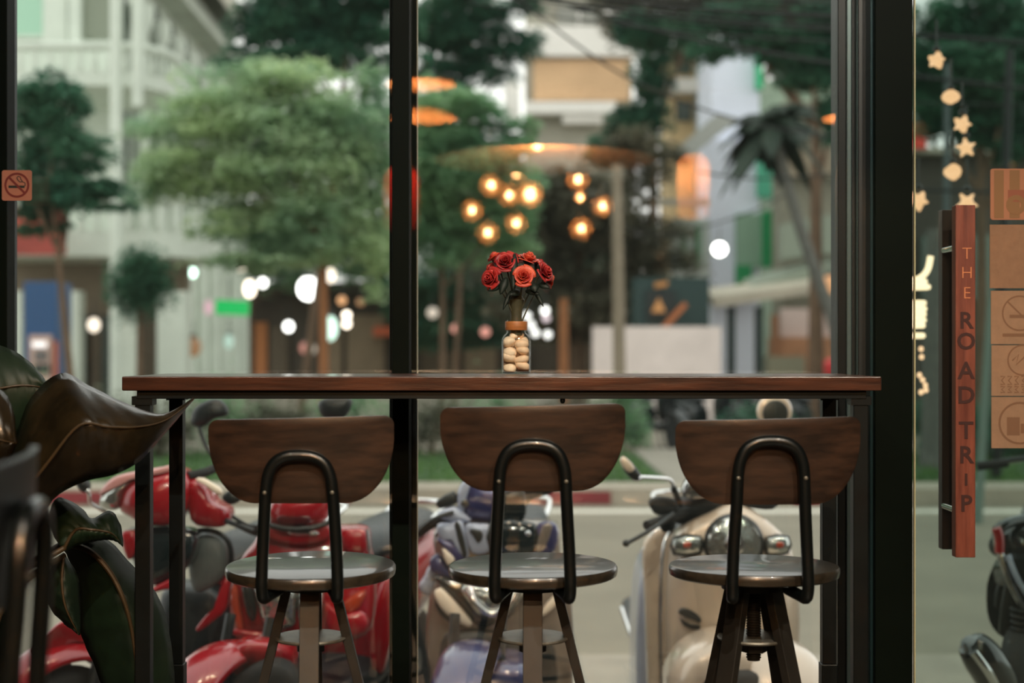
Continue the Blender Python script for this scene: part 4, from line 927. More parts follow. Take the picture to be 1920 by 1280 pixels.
# ================================================================== STREET
road_m = mat('asphalt', S(124, 117, 101), .78, noise=.10, nscale=1.5, bump=.15, bscale=60)
slab('road', -30, 30, 6.8, 13.4, G-.14, G-.004, road_m)
linem = mat('road_paint', S(206, 200, 186), .7, noise=.1, nscale=6)
slab('road_edge_line', -30, 30, 12.72, 13.0, G-.01, G-.0005, linem)
slab('road_lane_line', -30, -.2, 9.62, 9.74, G-.01, G-.0005, mat('worn_paint', S(140, 146, 138), .75, noise=.15, nscale=5))
kerb_m = mat('kerb_concrete', S(158, 148, 132), .8, noise=.12, nscale=3)
kerb_r = mat('kerb_red_paint', S(128, 42, 46), .7, noise=.15, nscale=6)
slab('kerb', -30, 30, 13.4, 14.05, G-.1, G+.15, kerb_m)
for i, (x0, x1) in enumerate(((-4.6, -3.7), (-2.3, -1.53), (.075, .93), (2.66, 3.4), (5.6, 6.4))):
    slab('kerb_red_band', x0, x1, 13.39, 13.5, G+.005, G+.122, kerb_r)
lawn_m = mat('lawn_soil', S(58, 84, 48), .9, noise=.25, nscale=3, bump=.2)
slab('lawn', -30, 30, 14.05, 18.6, G-.05, G+.12, lawn_m)
slab('plaza_ground', -40, 40, 18.6, 80, G-.1, G+.02, mat('plaza_paving', S(128, 120, 106), .85, noise=.15, nscale=1))
slab('garden_path', 1.6, 3.0, 14.06, 19.0, G+.10, G+.135, mat('gravel_path', S(140, 134, 122), .9, noise=.12, nscale=8))

GRN = leafmat('leaf_mid_green', S(112, 158, 122), S(160, 194, 148), .5, nscale=.9)
GRN2 = leafmat('leaf_fresh_green', S(150, 184, 152), S(196, 214, 168), .45, nscale=.9)
DRK = leafmat('leaf_dark_green', S(54, 104, 84), S(90, 136, 106), .42, nscale=.9)
OLV = leafmat('leaf_dull_olive', S(84, 90, 72), S(116, 116, 94), .3, nscale=.9)
DRY = leafmat('leaf_brown_green', S(92, 94, 78), S(122, 118, 98), .4, nscale=.9)
GRS = leafmat('grass_blade', S(66, 100, 52), S(92, 128, 66), .35, nscale=3)
bark = mat('bark', S(96, 76, 58), .9, noise=.25, nscale=9, stretch=(1, 1, .3), bump=.4)
bark_o = mat('orange_bark', S(142, 92, 56), .9, noise=.2, nscale=9, stretch=(1, 1, .3), bump=.4)
bark_g = mat('grey_bark', S(92, 92, 86), .9, noise=.2, nscale=9, bump=.3)

import numpy as np
LEAFN, LEAFS = 2.2, .62
def leaves(center, clumps, n, size, seed, flat=.32, sub=10, spread=.85):
    """scattered leaf blades gathered in flattened sprays inside ellipsoids"""
    g = np.random.default_rng(seed); out = []
    tot = sum(c[3]*c[4]*c[5] for c in clumps)
    for (cx, cy, cz, rx, ry, rz) in clumps:
        k = max(200, int(n*rx*ry*rz/tot)); m = max(6, int(sub*math.sqrt(k/300)))
        u = g.normal(size=(m, 3)); u /= np.linalg.norm(u, axis=1)[:, None]; u *= (g.random(m)**.45)[:, None]*spread
        sp = u*np.array([rx, ry, rz])+np.array([cx, cy, cz]); sr = g.uniform(.26, .48, m)
        w = np.arange(k) % m; a = g.uniform(0, 2*PI, k); q = np.sqrt(g.random(k)); r = sr[w]
        p = sp[w]+np.stack([np.cos(a)*q*r*rx, np.sin(a)*q*r*ry, g.normal(0, .4, k)*r*rz*flat*2-q*q*r*rz*.35], 1)
        t = np.stack([np.cos(a)+g.uniform(-.7, .7, k), np.sin(a)+g.uniform(-.7, .7, k), g.uniform(-.6, .35, k)], 1); t /= np.linalg.norm(t, axis=1)[:, None]
        s_ = np.cross(t, np.stack([g.uniform(-.6, .6, k), g.uniform(-.6, .6, k), np.ones(k)], 1)); s_ /= np.linalg.norm(s_, axis=1)[:, None]
        L = (size*g.uniform(.7, 1.3, k))[:, None]
        out.append(np.stack([p-t*L*.5, p+s_*L*.28, p+t*L*.5, p-s_*L*.28], 1).reshape(-1, 3))
    v = np.concatenate(out)-np.array(center); f = np.arange(len(v)).reshape(-1, 4)
    return v, f
def leafmesh(vf, m, parent):
    me = bpy.data.meshes.new('foliage'); me.from_pydata(vf[0].tolist(), [], vf[1].tolist()); me.materials.append(m)
    o = bpy.data.objects.new('foliage', me); COL.objects.link(o); o.parent = parent; return o
def tree(name, label, px, d, crown, n, size, m, bm, seed, trunk_r=.10, top=None, lean=0, group='street trees', cat='tree', flat=.32, sub=10, depth=.8, branches=4):
    X = GX(px, d); base = Vector((X, d, G))
    t = thing(name, label, cat, base, 0, group)
    cl = []
    for (cx, cy, rx, rz) in crown:
        k = d/F; cl.append((GX(cx, d), d+.0, GZ(cy, d), rx*k, rx*k*depth, rz*k))
    leafmesh(leaves(base, cl, int(n*LEAFN), size*LEAFS, seed, flat, sub), m, t)
    zt = (GZ(top, d) if top else max(c[2] for c in cl))-G
    P = [Vector((0, 0, -.05)), Vector((lean*.35, 0, zt*.35)), Vector((lean*.7, 0, zt*.7)), Vector((lean, 0, zt))]
    MB().tube(P, [trunk_r*1.3, trunk_r, trunk_r*.8, trunk_r*.35], 12, smooth=4).build('trunk', bm, t)
    rr = random.Random(seed+5)
    for i, c in enumerate(cl[:branches]):
        e = Vector((c[0], c[1], c[2]))-base; f = min(.9, max(.35, (e.z-.6*c[5])/zt*.8)); s = Vector((lean*f, 0, zt*f))
        MB().tube([s, s.lerp(e, .5)+Vector((0, rr.uniform(-.2, .2), -.1)), e], [trunk_r*.55, trunk_r*.38, trunk_r*.15], 8, smooth=4).build('branch', bm, t)
    return t
tree('leafy_tree', 'broad layered green tree with orange-brown trunk, left of the mullion', 607, 20, [(480, 190, 190, 90), (380, 270, 150, 110), (550, 320, 190, 120), (660, 230, 130, 120), (640, 440, 110, 90), (480, 430, 130, 85), (320, 330, 90, 70), (570, 150, 120, 50), (700, 350, 80, 120), (500, 485, 130, 30), (700, 520, 45, 65), (705, 175, 60, 75)], 22000, .17, GRN2, bark_o, 1, .07, top=360)
tree('leafy_tree', 'fresh green tree right of the mullion, under the mirrored disc lamp', 830, 23, [(840, 230, 110, 90), (890, 320, 130, 90), (820, 430, 90, 90), (930, 420, 90, 80), (800, 330, 70, 90), (960, 250, 60, 40), (800, 205, 60, 70)], 17000, .18, GRN, bark, 2, .05, top=420)
tree('sparse_tree', 'thin dark-leaved tree in front of the white columned building', 150, 17, [(95, 190, 85, 75), (130, 270, 85, 70), (55, 300, 55, 100), (130, 360, 100, 50), (70, 400, 70, 50), (200, 370, 60, 40)], 6500, .15, DRK, bark, 3, .05, top=420, lean=-.3)
tree('clipped_tree', 'small dark tree clipped to a ball before the white shop pillars', 262, 19, [(258, 528, 66, 56)], 2600, .13, DRK, bark, 4, .05, top=540, sub=26, flat=1.2)
tree('tall_tree', 'tall dark tree rising above the layered green tree, sky showing through', 560, 27, [(560, 30, 120, 70), (690, 70, 110, 70), (480, 40, 60, 70), (650, 10, 130, 50), (600, 100, 70, 40), (700, 130, 60, 30), (708, 135, 36, 45), (545, 105, 130, 42), (460, 90, 40, 40)], 10000, .22, DRK, bark, 5, .07, top=60, lean=1.0, depth=.45)
tree('tall_tree', 'tall dark tree at the top of the middle pane, left of the white building', 850, 30, [(850, 40, 120, 80), (950, 85, 80, 45), (890, 120, 80, 50), (830, 150, 70, 42), (800, 100, 50, 60), (990, 5, 50, 30)], 8500, .22, DRK, bark, 6, .05, top=60, lean=.4, depth=.45)
tree('bushy_tree', 'dark brownish tree mass behind the roses and concrete pole', 1085, 33, [(1100, 400, 150, 110), (1010, 480, 120, 110), (1190, 480, 120, 110), (1200, 300, 90, 80), (1080, 570, 170, 80), (1010, 360, 80, 80)], 18000, .28, DRY, bark, 7, .18, top=420)
tree('bushy_tree', 'dark green tree between white building and beige tower', 1225, 36, [(1222, 150, 42, 80), (1195, 235, 60, 60), (1215, 55, 60, 50), (1295, 55, 50, 35), (1150, 280, 60, 40)], 8000, .26, DRK, bark, 8, .14, top=180, depth=.6)
tree('bushy_tree', 'dark tree crown behind the overhead cables, at the right jamb', 1530, 28, [(1520, 120, 70, 70), (1560, 220, 40, 60), (1440, 70, 80, 50), (1390, 30, 80, 40), (1560, 40, 70, 60), (1340, 90, 60, 30)], 10000, .22, DRK, bark, 9, .14, top=180)
tree('shade_tree', 'deep green tree seen through the upper half of the glass door', 1840, 21, [(1800, 130, 90, 60), (1880, 170, 90, 70), (1760, 210, 60, 50), (1900, 260, 70, 50), (1830, 240, 60, 40), (1720, 120, 40, 60), (1930, 90, 60, 60)], 14000, .17, DRK, bark, 10, .09, top=180)
tree('bushy_tree', 'mid green tree behind the green lit sign', 470, 51.3, [(420, 480, 110, 70), (540, 470, 110, 80), (680, 470, 90, 90), (360, 560, 60, 60)], 12000, .34, GRN, bark, 11, .05, top=480, depth=.15)
tree('bushy_tree', 'dark green tree behind jar, left of the rose stems', 850, 49.5, [(850, 520, 110, 60), (790, 560, 70, 70), (920, 580, 90, 60), (960, 540, 70, 60), (840, 620, 110, 45)], 13000, .34, DRK, bark, 12, .05, top=520, depth=.3)
tree('bushy_tree', 'mid green tree filling the gap above the shop row', 700, 57, [(560, 420, 160, 110), (760, 430, 130, 120), (1000, 440, 150, 130), (850, 330, 130, 120), (650, 300, 130, 120)], 12000, .44, DRK, bark, 13, .1, top=430, depth=.25)
tree('tall_tree', 'tall brown-green tree high behind the bundle of cables', 1420, 44, [(1200, 20, 110, 80), (1330, 10, 120, 70), (1460, 20, 120, 90), (1590, 40, 110, 100), (1250, 100, 60, 40), (1540, 160, 70, 60)], 14000, .34, DRY, bark, 14, .2, top=60)
tree('tall_tree', 'tall dark tree behind the topmost star light beyond the door glass', 1800, 32, [(1740, 60, 90, 90), (1850, 40, 110, 90), (1950, 80, 90, 110), (1720, 190, 60, 90), (1860, 190, 110, 80), (2020, 200, 80, 120)], 12000, .26, DRK, bark, 15, .16, top=120)
# low planting beyond the lawn
def shrub(label, px, d, w, h, m, seed, n=900, size=.12):
    X = GX(px, d); base = Vector((X, d, G+.10))
    t = thing('garden_shrub', label, 'shrub', base, 0, 'shrubs beyond the lawn')
    leafmesh(leaves(base, [(X, d, G+.12+h*.5, w*.72, w*.45, h*.55)], int(n*1.8), size*.75, seed, .8, 14, .8), m, t)
    MB().tube([(0, 0, 0), (.02, 0, h*.4), (.05, .02, h*.7)], [.03, .02, .01], 7).build('stem', bark, t)
SH = [('low olive shrub under the table end beside the potted plant', 300, 17.8, .8, .8, OLV), ('dull green shrub framed by the left stool and rail', 420, 18.6, .9, .95, GRN),
      ('grey-green shrub above the left stool backrest', 520, 17.9, .8, .8, OLV), ('bushy shrub just left of the mullion under the rail', 660, 18.4, 1.0, .9, GRN),
      ('olive shrub just right of the mullion under the rail', 810, 18.0, .9, .85, OLV), ('dark shrub above the middle stool backrest', 930, 19.0, 1.0, 1.0, GRN),
      ('brown-green shrub beside the gravel path', 1060, 18.2, .9, .85, DRY), ('small green bush at the far end of the gravel path', 1165, 19.2, .7, .9, GRN),
      ('dark clump behind the right stool backrest', 1420, 18.2, .8, .6, DRK), ('dark bush low behind the handle of the door', 1760, 17.6, .8, .75, DRK), ('green bush right of the door handle', 1850, 17.9, .9, .75, DRK),
      ('round bush below the card signs on the door', 1915, 17.3, .7, .5, DRK), ('olive shrub beyond the leaning leaf of the potted plant', 160, 18.0, .9, .9, OLV), ('green shrub at the far left behind the potted plant', 30, 18.4, 1.0, 1.0, GRN)]
for i, (lab, px, d, w, h, m) in enumerate(SH): shrub(lab, px, d, w, h, m, 40+i)
# grass on the lawn
rr = random.Random(99); gv = []; gf = []
for i in range(9000):
    y = 14.1+4.4*rr.random()**1.3; x = rr.uniform(-.48, .48)*y*.8*1.05
    if 1.5 < x < 3.1: continue
    a = rr.uniform(0, 2*PI); w = .012; h = rr.uniform(.05, .13); lx, ly = rr.uniform(-.05, .05), rr.uniform(-.05, .05)
    z = G+.115; b0 = len(gv)
    gv += [Vector((x-w*math.cos(a), y-w*math.sin(a), z)), Vector((x+w*math.cos(a), y+w*math.sin(a), z)), Vector((x+lx, y+ly, z+h))]; gf.append((b0, b0+1, b0+2))
gb = MB(); gb.v = gv; gb.f = gf
tag(gb.build('lawn_grass', GRS, smooth=False), 'short green grass on the lawn strip behind the kerb', 'grass', kind='stuff')

# ---- leaning palm, poles, cables
pd = 21.
PLM = leafmat('palm_frond', S(30, 46, 38), S(44, 60, 48), .2)
pt = thing('leaning_palm', 'slender leaning palm with dark crown before the blue building', 'tree', (GX(1600, pd), pd, G))
o0 = pt.location
pts = [W(px, py, pd)-o0 for px, py in ((1600, 835), (1572, 640), (1540, 540), (1505, 440), (1475, 340), (1450, 235))]; pts[0].z = -.05
MB().tube(pts, [.12, .10, .09, .085, .08, .07], 12, smooth=4).build('trunk', bark_g, pt)
rr = random.Random(5); cpt = W(1447, 225, pd)-o0
for k in range(34):
    a = 2*PI*k/34+rr.uniform(-.1, .1); L = rr.uniform(.45, .85); up = rr.uniform(-.5, 1.0)
    rows = []; vs = []; fs = []
    prev = None
    for i in range(15):
        f = i/14
        c = cpt+Vector((math.cos(a)*L*f, math.sin(a)*L*f, up*L*f*1.2-L*.85*f*f))
        side = Vector((-math.sin(a), math.cos(a), 0)); hw = .16*math.sin(PI*min(1, f*.9+.08))
        rows.append([c-side*hw+Vector((0, 0, -hw*.7)), c-side*hw*.45+Vector((0, 0, -hw*.15+(.02 if i % 2 else -.02))), c, c+side*hw*.45+Vector((0, 0, -hw*.15+(.02 if i % 2 else -.02))), c+side*hw+Vector((0, 0, -hw*.7))])
    MB().grid(rows).build('frond', PLM, pt, smooth=False, solid=.004)
conc = mat('pole_concrete', S(138, 126, 108), .85, noise=.12, nscale=4)
def pole(label, px, d, ytop, r, m, px_top=None, name='utility_pole', arms=()):
    X = GX(px, d); t = thing(name, label, 'pole', (X, d, G), 0, None)
    zt = GZ(ytop, d)-G; dx = (GX(px_top, d)-X) if px_top else 0
    MB().tube([(0, 0, -.1), (dx*.5, 0, zt*.5), (dx, 0, zt)], [r*1.15, r, r*.85], 16).build('shaft', m, t)
    for (py, L) in arms:
        z = GZ(py, d)-G; MB().box((dx*z/zt, -.12, z), (L, .07, .09)).build('crossarm', m, t, smooth=False)
        for q in (-.42, .42): MB().lathe([(.001, 0), (.03, 0), (.035, .05), (.02, .10), (.001, .10)], 12, Matrix.Translation((dx*z/zt+q*L, -.12, z+.045))).build('insulator', M['white'], t)
    MB().lathe([(r*1.25, 0), (r*1.25, .25), (r*1.1, .3)], 16).build('base_collar', m, t)
    return t
pole('round concrete utility pole right of the roses', 1163, 24, 310, .10, conc, 1156)
pole('dark steel post standing behind the card signs on the door', 1868, 9.8*1.5, 95, .045, M['steel'], 1893, name='steel_post')
pole('thin dark post left of the door handle, carrying star lights', 1772, 14.2, 120, .035, mat('post_paint', S(70, 80, 80), .6), 1776, name='steel_post')
pole('grey palm-like trunk post between jamb and door handle', 1745, 16, 430, .11, bark_g, 1753, name='bollard_post')
pole('orange-brown timber post beyond the jar', 1057, 26, 560, .09, bark_o, name='timber_post')
cab = mat('cable_sheath', S(10, 13, 13), .7)
def cable(label, pts, r=.012):
    P = [W(*p) for p in pts]; c = P[0].copy()
    o = MB().tube([p-c for p in P], r, 8, smooth=6).build('hanging_street_cable', cab)
    o.location = c; tag(o, label, 'cable', 'overhead cables')
cable('single cable sloping from the treetop down toward the palm', [(900, -60, 15), (1010, 30, 15), (1150, 130, 15.5), (1290, 195, 16), (1450, 240, 16.5), (1640, 262, 17)], .013)
cable('lower thick cable sloping across the blue building roof', [(960, -30, 14), (1100, 20, 14.3), (1250, 62, 14.6), (1400, 92, 15), (1560, 118, 15.3), (1720, 130, 15.6)], .018)
for i, (y0, y1, r) in enumerate(((-30, -6, .018), (-14, 4, .012), (-6, 20, .018), (6, 26, .010), (12, 42, .018), (24, 50, .010), (38, 70, .012))):
    cable('power cable of the dense bundle at the top right, %s from the top' % ['first', 'second', 'third', 'fourth', 'fifth', 'sixth', 'seventh'][i],
          [(880, y0-34, 13.6+i*.1), (1100, y0+(y1-y0)*.2-6, 13.7+i*.1), (1330, y0+(y1-y0)*.6+6, 13.9+i*.1), (1560, y1+8, 14+i*.1), (1700, y1+11, 14.1+i*.1)], r)
for i, (ya, yb, r, lab) in enumerate(((66, 80, .024, 'uppermost thick cable'), (86, 92, .008, 'thin second cable'), (143, 166, .020, 'thick middle cable'), (192, 198, .008, 'thin fourth cable'), (355, 362, .016, 'lowest cable'))):
    cable(lab + ' crossing behind the glass door', [(1560, ya-10, 13), (1712, ya, 13), (1920, yb, 13), (2100, yb+8, 13)], r)
cable('thin cable crossing before the teal shop board', [(1310, 322, 18), (1400, 334, 18), (1500, 332, 18), (1620, 318, 18)], .012)
cable('thin cable right of the concrete pole', [(1160, 420, 24), (1250, 440, 24), (1400, 400, 24), (1480, 360, 24)], .012)

# ---- the white columned building on the left
wm = mat('white_render', S(206, 214, 202), .85, noise=.06, nscale=1.2)
wm2 = mat('grey_render', S(168, 164, 150), .85, noise=.08, nscale=1.2)
gm = mat('shaded_glass', S(60, 74, 66), .25)
mint = mat('mint_blind', S(160, 200, 176), .6)
brn = mat('brown_shutter', S(92, 80, 64), .7, noise=.1, nscale=4, stretch=(6, 1, 1))
D = 30.0
bl = thing('columned_street_building', 'white columned building with curved balconies behind the thin dark-leaved tree', 'building', (GX(200, D), D, G))
bo = bl.location.copy()
def bpart(nm, px0, py0, px1, py1, d, th, m, parent=None, bev=0):
    x0, x1, z0, z1 = GX(px0, d), GX(px1, d), GZ(py1, d), GZ(py0, d)
    return MB().box(((x0+x1)/2-bo.x, d+th/2-bo.y, (z0+z1)/2-bo.z), (x1-x0, th, z1-z0)).build(nm, m, parent or bl, smooth=False, bevel=bev)
bpart('upper_wall', -160, -260, 215, 470, 33, .4, wm)
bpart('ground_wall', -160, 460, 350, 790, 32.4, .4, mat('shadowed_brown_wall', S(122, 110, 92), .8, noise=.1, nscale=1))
# side wing running away to the right
p0, p1 = W(205, 200, 33), W(440, 200, 50)
Ms = (p1-p0); Ls = math.hypot(Ms.x, Ms.y); aa = math.atan2(Ms.y, Ms.x)
Mw = Matrix.Translation(Vector((p0.x, p0.y, 0))-Vector((bo.x, bo.y, 0))) @ rotz(aa)
MB().box(Mw @ Vector((Ls/2, .2, 7)), (Ls, .4, 14), rotz(aa)).build('side_wall', wm, bl, smooth=False)
for k in range(9):
    x = Ls*(k+.5)/9
    Q = Mw @ Matrix.Translation((x, -.04, 5.4))
    pts = [(-.66, 0, 0), (.66, 0, 0), (.66, 0, 3.9)]+[(.66*math.cos(PI*j/10), 0, 3.9+1.25*math.sin(PI*j/10)) for j in range(1, 10)]+[(-.66, 0, 3.9)]
    MB().prism([Q @ Vector(p) for p in pts], Q.to_3x3() @ Vector((0, .1, 0))).build('arched_opening', gm, bl, smooth=False)
    Q = Mw @ Matrix.Translation((x+Ls/18, -.3, 0))
    MB().lathe([(.28, 0), (.28, .3), (.20, .4), (.17, 9.2), (.30, 9.6), (.30, 9.9)], 14, Q).build('column', wm, bl)
MB().box(Mw @ Vector((Ls/2, -.3, 11.0)), (Ls, .9, .5), rotz(aa)).build('cornice', wm, bl, smooth=False)
MB().prism([Mw @ Vector(p) for p in ((0, -1.4, 11.2), (Ls, -1.4, 11.2), (Ls, -.1, 13.5), (0, -.1, 13.5))], (0, 0, .25)).build('roof_eave', wm2, bl, smooth=False)
for px, w, y1 in ((218, 23, 515), (258, 21, 200)):
    d = 29.2; x = GX(px, d)-bo.x; r = w*d/F/2; zb, zt = GZ(y1 if px == 258 else 790, d)-bo.z, GZ(-260, d)-bo.z
    MB().lathe([(r, zb), (r, zt)], 20, Matrix.Translation((x, d-bo.y, 0))).build('column', wm, bl)
bpart('pilaster', 80, -260, 125, 78, 32.8, .3, wm); bpart('pilaster', 128, -260, 150, 78, 32.7, .3, wm)
wq = bpart('blind_window', 18, -60, 80, 70, 32.85, .2, mint); bpart('window_rail', 18, 66, 80, 72, 32.8, .1, wm, wq)
bpart('window_bay', 152, -260, 205, 72, 32.9, .2, mat('grey_glass', S(124, 132, 114), .4))
def balcony(yrail, yslab0, yslab1, pxl, pxr, d, nb):
    # slab with a rounded right end, handrail and balusters
    def path(dd, inset=0):
        P = [W(pxl, yrail, dd)]; P += [W(pxl+(pxr-60-pxl)*k/5, yrail, dd) for k in range(1, 6)]
        c = W(pxr-60, yrail, dd)+Vector((0, 1.2, 0))
        rad = 1.2
        P += [c+Vector((rad*math.sin(R(15*k))*.9, -rad*math.cos(R(15*k)), 0)) for k in range(1, 7)]
        P += [c+Vector((rad*.9, 1.0, 0)), c+Vector((rad*.9, 2.2, 0))]
        return P
    P = path(d)
    zt, z0, z1 = GZ(yrail, d)-bo.z, GZ(yslab1, d)-bo.z, GZ(yslab0, d)-bo.z
    Q = [Vector((p.x-bo.x, p.y-bo.y, 0)) for p in P]
    poly = [Vector((q.x, q.y, z0)) for q in Q]+[Vector((Q[-1].x, 3.2, z0)), Vector((Q[0].x, 3.2, z0))]
    MB().prism(poly, (0, 0, z1-z0)).build('balcony_slab', wm, bl, smooth=False)
    MB().tube([q+Vector((0, 0, zt)) for q in Q], .10, 10).build('handrail', wm, bl)
    L = [0]
    for a, b_ in zip(Q, Q[1:]): L.append(L[-1]+(b_-a).length)
    for k in range(nb):
        s = L[-1]*(k+.5)/nb
        i = max(j for j in range(len(L)-1) if L[j] <= s); f = (s-L[i])/(L[i+1]-L[i]); q = Q[i].lerp(Q[i+1], f)
        h = zt-z1
        MB().lathe([(.045, z1), (.075, z1+h*.3), (.04, z1+h*.62), (.06, z1+h*.9), (.045, zt)], 8, Matrix.Translation(q)).build('baluster', wm, bl)
balcony(86, 132, 160, -60, 262, 30, 22)
balcony(372, 432, 480, -60, 330, 30, 24)
for x0, x1 in ((108, 146), (230, 254), (294, 346), (20, 40), (-60, -30)):
    bpart('shop_pillar', x0, 545, x1, 790, 30.2, .5, wm)
for x0, x1, m in ((148, 190, brn), (192, 228, gm), (256, 292, brn), (150, 170, wm2)):
    bpart('shop_shutter', x0, 590, x1, 780, 32.2, .12, m)
# red board, blue cash machine booth
rb = thing('shop_sign', 'red shop sign half hidden by the thin dark-leaved tree', 'sign', W(68, 478, 28.9))
MB().box((0, 0, GZ(388, 28.9)/2-GZ(478, 28.9)/2), (GX(122, 28.9)-GX(14, 28.9), .2, GZ(388, 28.9)-GZ(478, 28.9))).build('board', mat('red_sign_board', S(150, 58, 46), .6, noise=.2, nscale=2), rb, smooth=False)
for k, x in enumerate((-.42, -.05, .4)):
    MB().box((x, -.11, .52+.1*(k % 2)), (.26, .03, .3)).build('sign_panel', mat('orange_red_panel%d' % k, S(196, 74, 50), .5), rb, smooth=False)
at = thing('cash_machine', 'blue cash machine booth with lit panel at the far left', 'cash machine', (GX(72, 26), 26, G))
def apart(nm, px0, py0, px1, py1, d, th, m, parent=None):
    x0, x1, z0, z1 = GX(px0, d), GX(px1, d), GZ(py1, d), GZ(py0, d)
    return MB().box(((x0+x1)/2-at.location.x, d+th/2-at.location.y, (z0+z1)/2-G), (x1-x0, th, z1-z0)).build(nm, m, parent or at, smooth=False, bevel=.01)
apart('booth', 44, 528, 106, 806, 26, .9, mat('blue_booth_paint', S(18, 70, 116), .5))
fa = apart('machine_face', 54, 628, 96, 720, 25.9, .2, mat('machine_face_grey', S(186, 158, 146), .5))
apart('lit_panel', 60, 640, 86, 651, 25.86, .05, lampmat('lit_white_panel', (1, .93, .9, 1), 1.6), fa)
apart('screen', 64, 656, 88, 676, 25.87, .04, mat('dark_screen', S(92, 88, 86), .2), fa); apart('keypad', 62, 682, 92, 700, 25.86, .06, M['black'], fa)
apart('side_strip', 100, 640, 106, 740, 25.92, .1, mat('orange_strip', S(184, 96, 66), .5))

# ---- row of shops in the middle distance
sr = thing('shop_row', 'low dim row of brown shopfronts under the trees behind the lamps', 'building', (GX(720, 53), 53, G))
def spart(nm, px0, py0, px1, py1, d, th, m, parent=None):
    o = sr.location; x0, x1, z0, z1 = GX(px0, d), GX(px1, d), (G+.01 if py1 >= 720 else GZ(py1, d)), GZ(py0, d)
    return MB().box(((x0+x1)/2-o.x, d+th/2-o.y, (z0+z1)/2-G), (x1-x0, th, z1-z0)).build(nm, m, parent or sr, smooth=False)
dkb = mat('dark_shop_wall', S(70, 62, 52), .8, noise=.15, nscale=1); bge = mat('beige_shop_wall', S(140, 122, 100), .8, noise=.1, nscale=1)
spart('shop_wall', 346, 540, 1110, 745, 53, .5, dkb); spart('roof_slab', 340, 528, 1116, 545, 52.2, 1.6, mat('shop_roof', S(76, 76, 66), .8))
for k, (x0, x1, y0, m) in enumerate(((352, 396, 612, bge), (400, 430, 610, brn), (436, 470, 600, bge), (478, 500, 604, mat('orange_cloth', S(176, 112, 66), .8)), (506, 540, 612, brn), (548, 600, 604, dkb), (606, 640, 600, bge),
                                     (650, 720, 590, bge), (790, 860, 600, brn), (870, 930, 604, bge), (1000, 1040, 600, dkb), (1070, 1105, 600, brn))):
    spart('shopfront', x0, y0, x1, 745, 52.8, .15, m)
spart('counter_sign', 700, 612, 736, 630, 52.4, .2, mat('orange_counter_board', S(206, 100, 64), .6))
# lit green sign
gs = thing('lit_sign', 'green glowing shop sign with pink round end', 'sign', W(425, 596, 34))
def at_gs(px, py, d): return W(px, py, d)-gs.location
a_, b_ = at_gs(404, 560, 34), at_gs(466, 593, 34)
MB().box(((a_.x+b_.x)/2, .05, (a_.z+b_.z)/2), (b_.x-a_.x, .12, abs(b_.z-a_.z)*.82), Matrix.Rotation(R(2.5), 4, 'Y')).build('green_panel', lampmat('green_led', (.0, .62, .13, 1), .95), gs, smooth=False)
c_ = at_gs(391, 576, 34)
MB().lathe([(.001, -.05), (.14, -.05), (.14, .05), (.001, .05)], 24, Matrix.Translation(c_) @ Matrix.Rotation(PI/2, 4, 'X') @ Matrix.Diagonal((.7, 1.25, 1, 1))).build('round_end', lampmat('pink_led', (.9, .55, .62, 1), .95), gs, smooth=False)
MB().tube([at_gs(430, 560, 34.1), at_gs(430, 520, 34.1)], .02, 6).build('hanger', M['steel'], gs)

# ---- central white and tan building far behind
cb = thing('white_street_building', 'tall white building with tan upper panel behind the sloping cable', 'building', (GX(1090, 60), 60, G))
def cpart(nm, px0, py0, px1, py1, d, th, m, parent=None, root=None):
    rt = root or cb; o = rt.location; x0, x1, z0, z1 = GX(px0, d), GX(px1, d), (G+.01 if py1 >= 720 else GZ(py1, d)), GZ(py0, d)
    return MB().box(((x0+x1)/2-o.x, d+th/2-o.y, (z0+z1)/2-G), (x1-x0, th, z1-z0)).build(nm, m, parent or rt, smooth=False)
wht = mat('bright_white_render', S(232, 228, 222), .8, noise=.04, nscale=.5)
tan = mat('tan_render', S(206, 170, 132), .85, noise=.08, nscale=.6)
cpart('wall', 985, -80, 1185, 720, 60, 3, wm2)
cpart('tan_panel', 1000, 112, 1180, 188, 59.7, .4, tan); cpart('white_band', 985, 48, 1195, 104, 59.4, .7, wht); cpart('ledge', 985, 190, 1155, 212, 59.0, 1.1, wht)
w_ = cpart('window', 1045, 12, 1125, 44, 59.7, .3, mat('dull_pane', S(150, 150, 142), .4)); cpart('window_frame', 1084, 10, 1088, 46, 59.6, .3, wht, w_)
cpart('lower_ledge', 1055, 214, 1130, 230, 59.2, .8, wht); cpart('side_pillar', 945, 150, 975, 230, 59.5, .8, wht); cpart('top_band', 1130, 20, 1200, 52, 59.2, .8, wht)
# beige tower
tw = thing('beige_street_house', 'narrow beige house left of the blue building', 'building', (GX(1290, 48), 48, G))
be = mat('warm_beige_render', S(212, 184, 140), .85, noise=.06, nscale=.6)
cpart('wall', 1255, 90, 1312, 745, 48, 3, be, root=tw); cpart('white_ledge', 1250, 146, 1318, 172, 47.4, .8, wht, root=tw); cpart('grey_side', 1306, 84, 1332, 745, 47.6, 3, mat('pale_grey_render', S(164, 178, 176), .85), root=tw)
cpart('window', 1268, 104, 1296, 138, 47.8, .3, gm, root=tw); cpart('window', 1268, 190, 1296, 226, 47.8, .3, gm, root=tw)
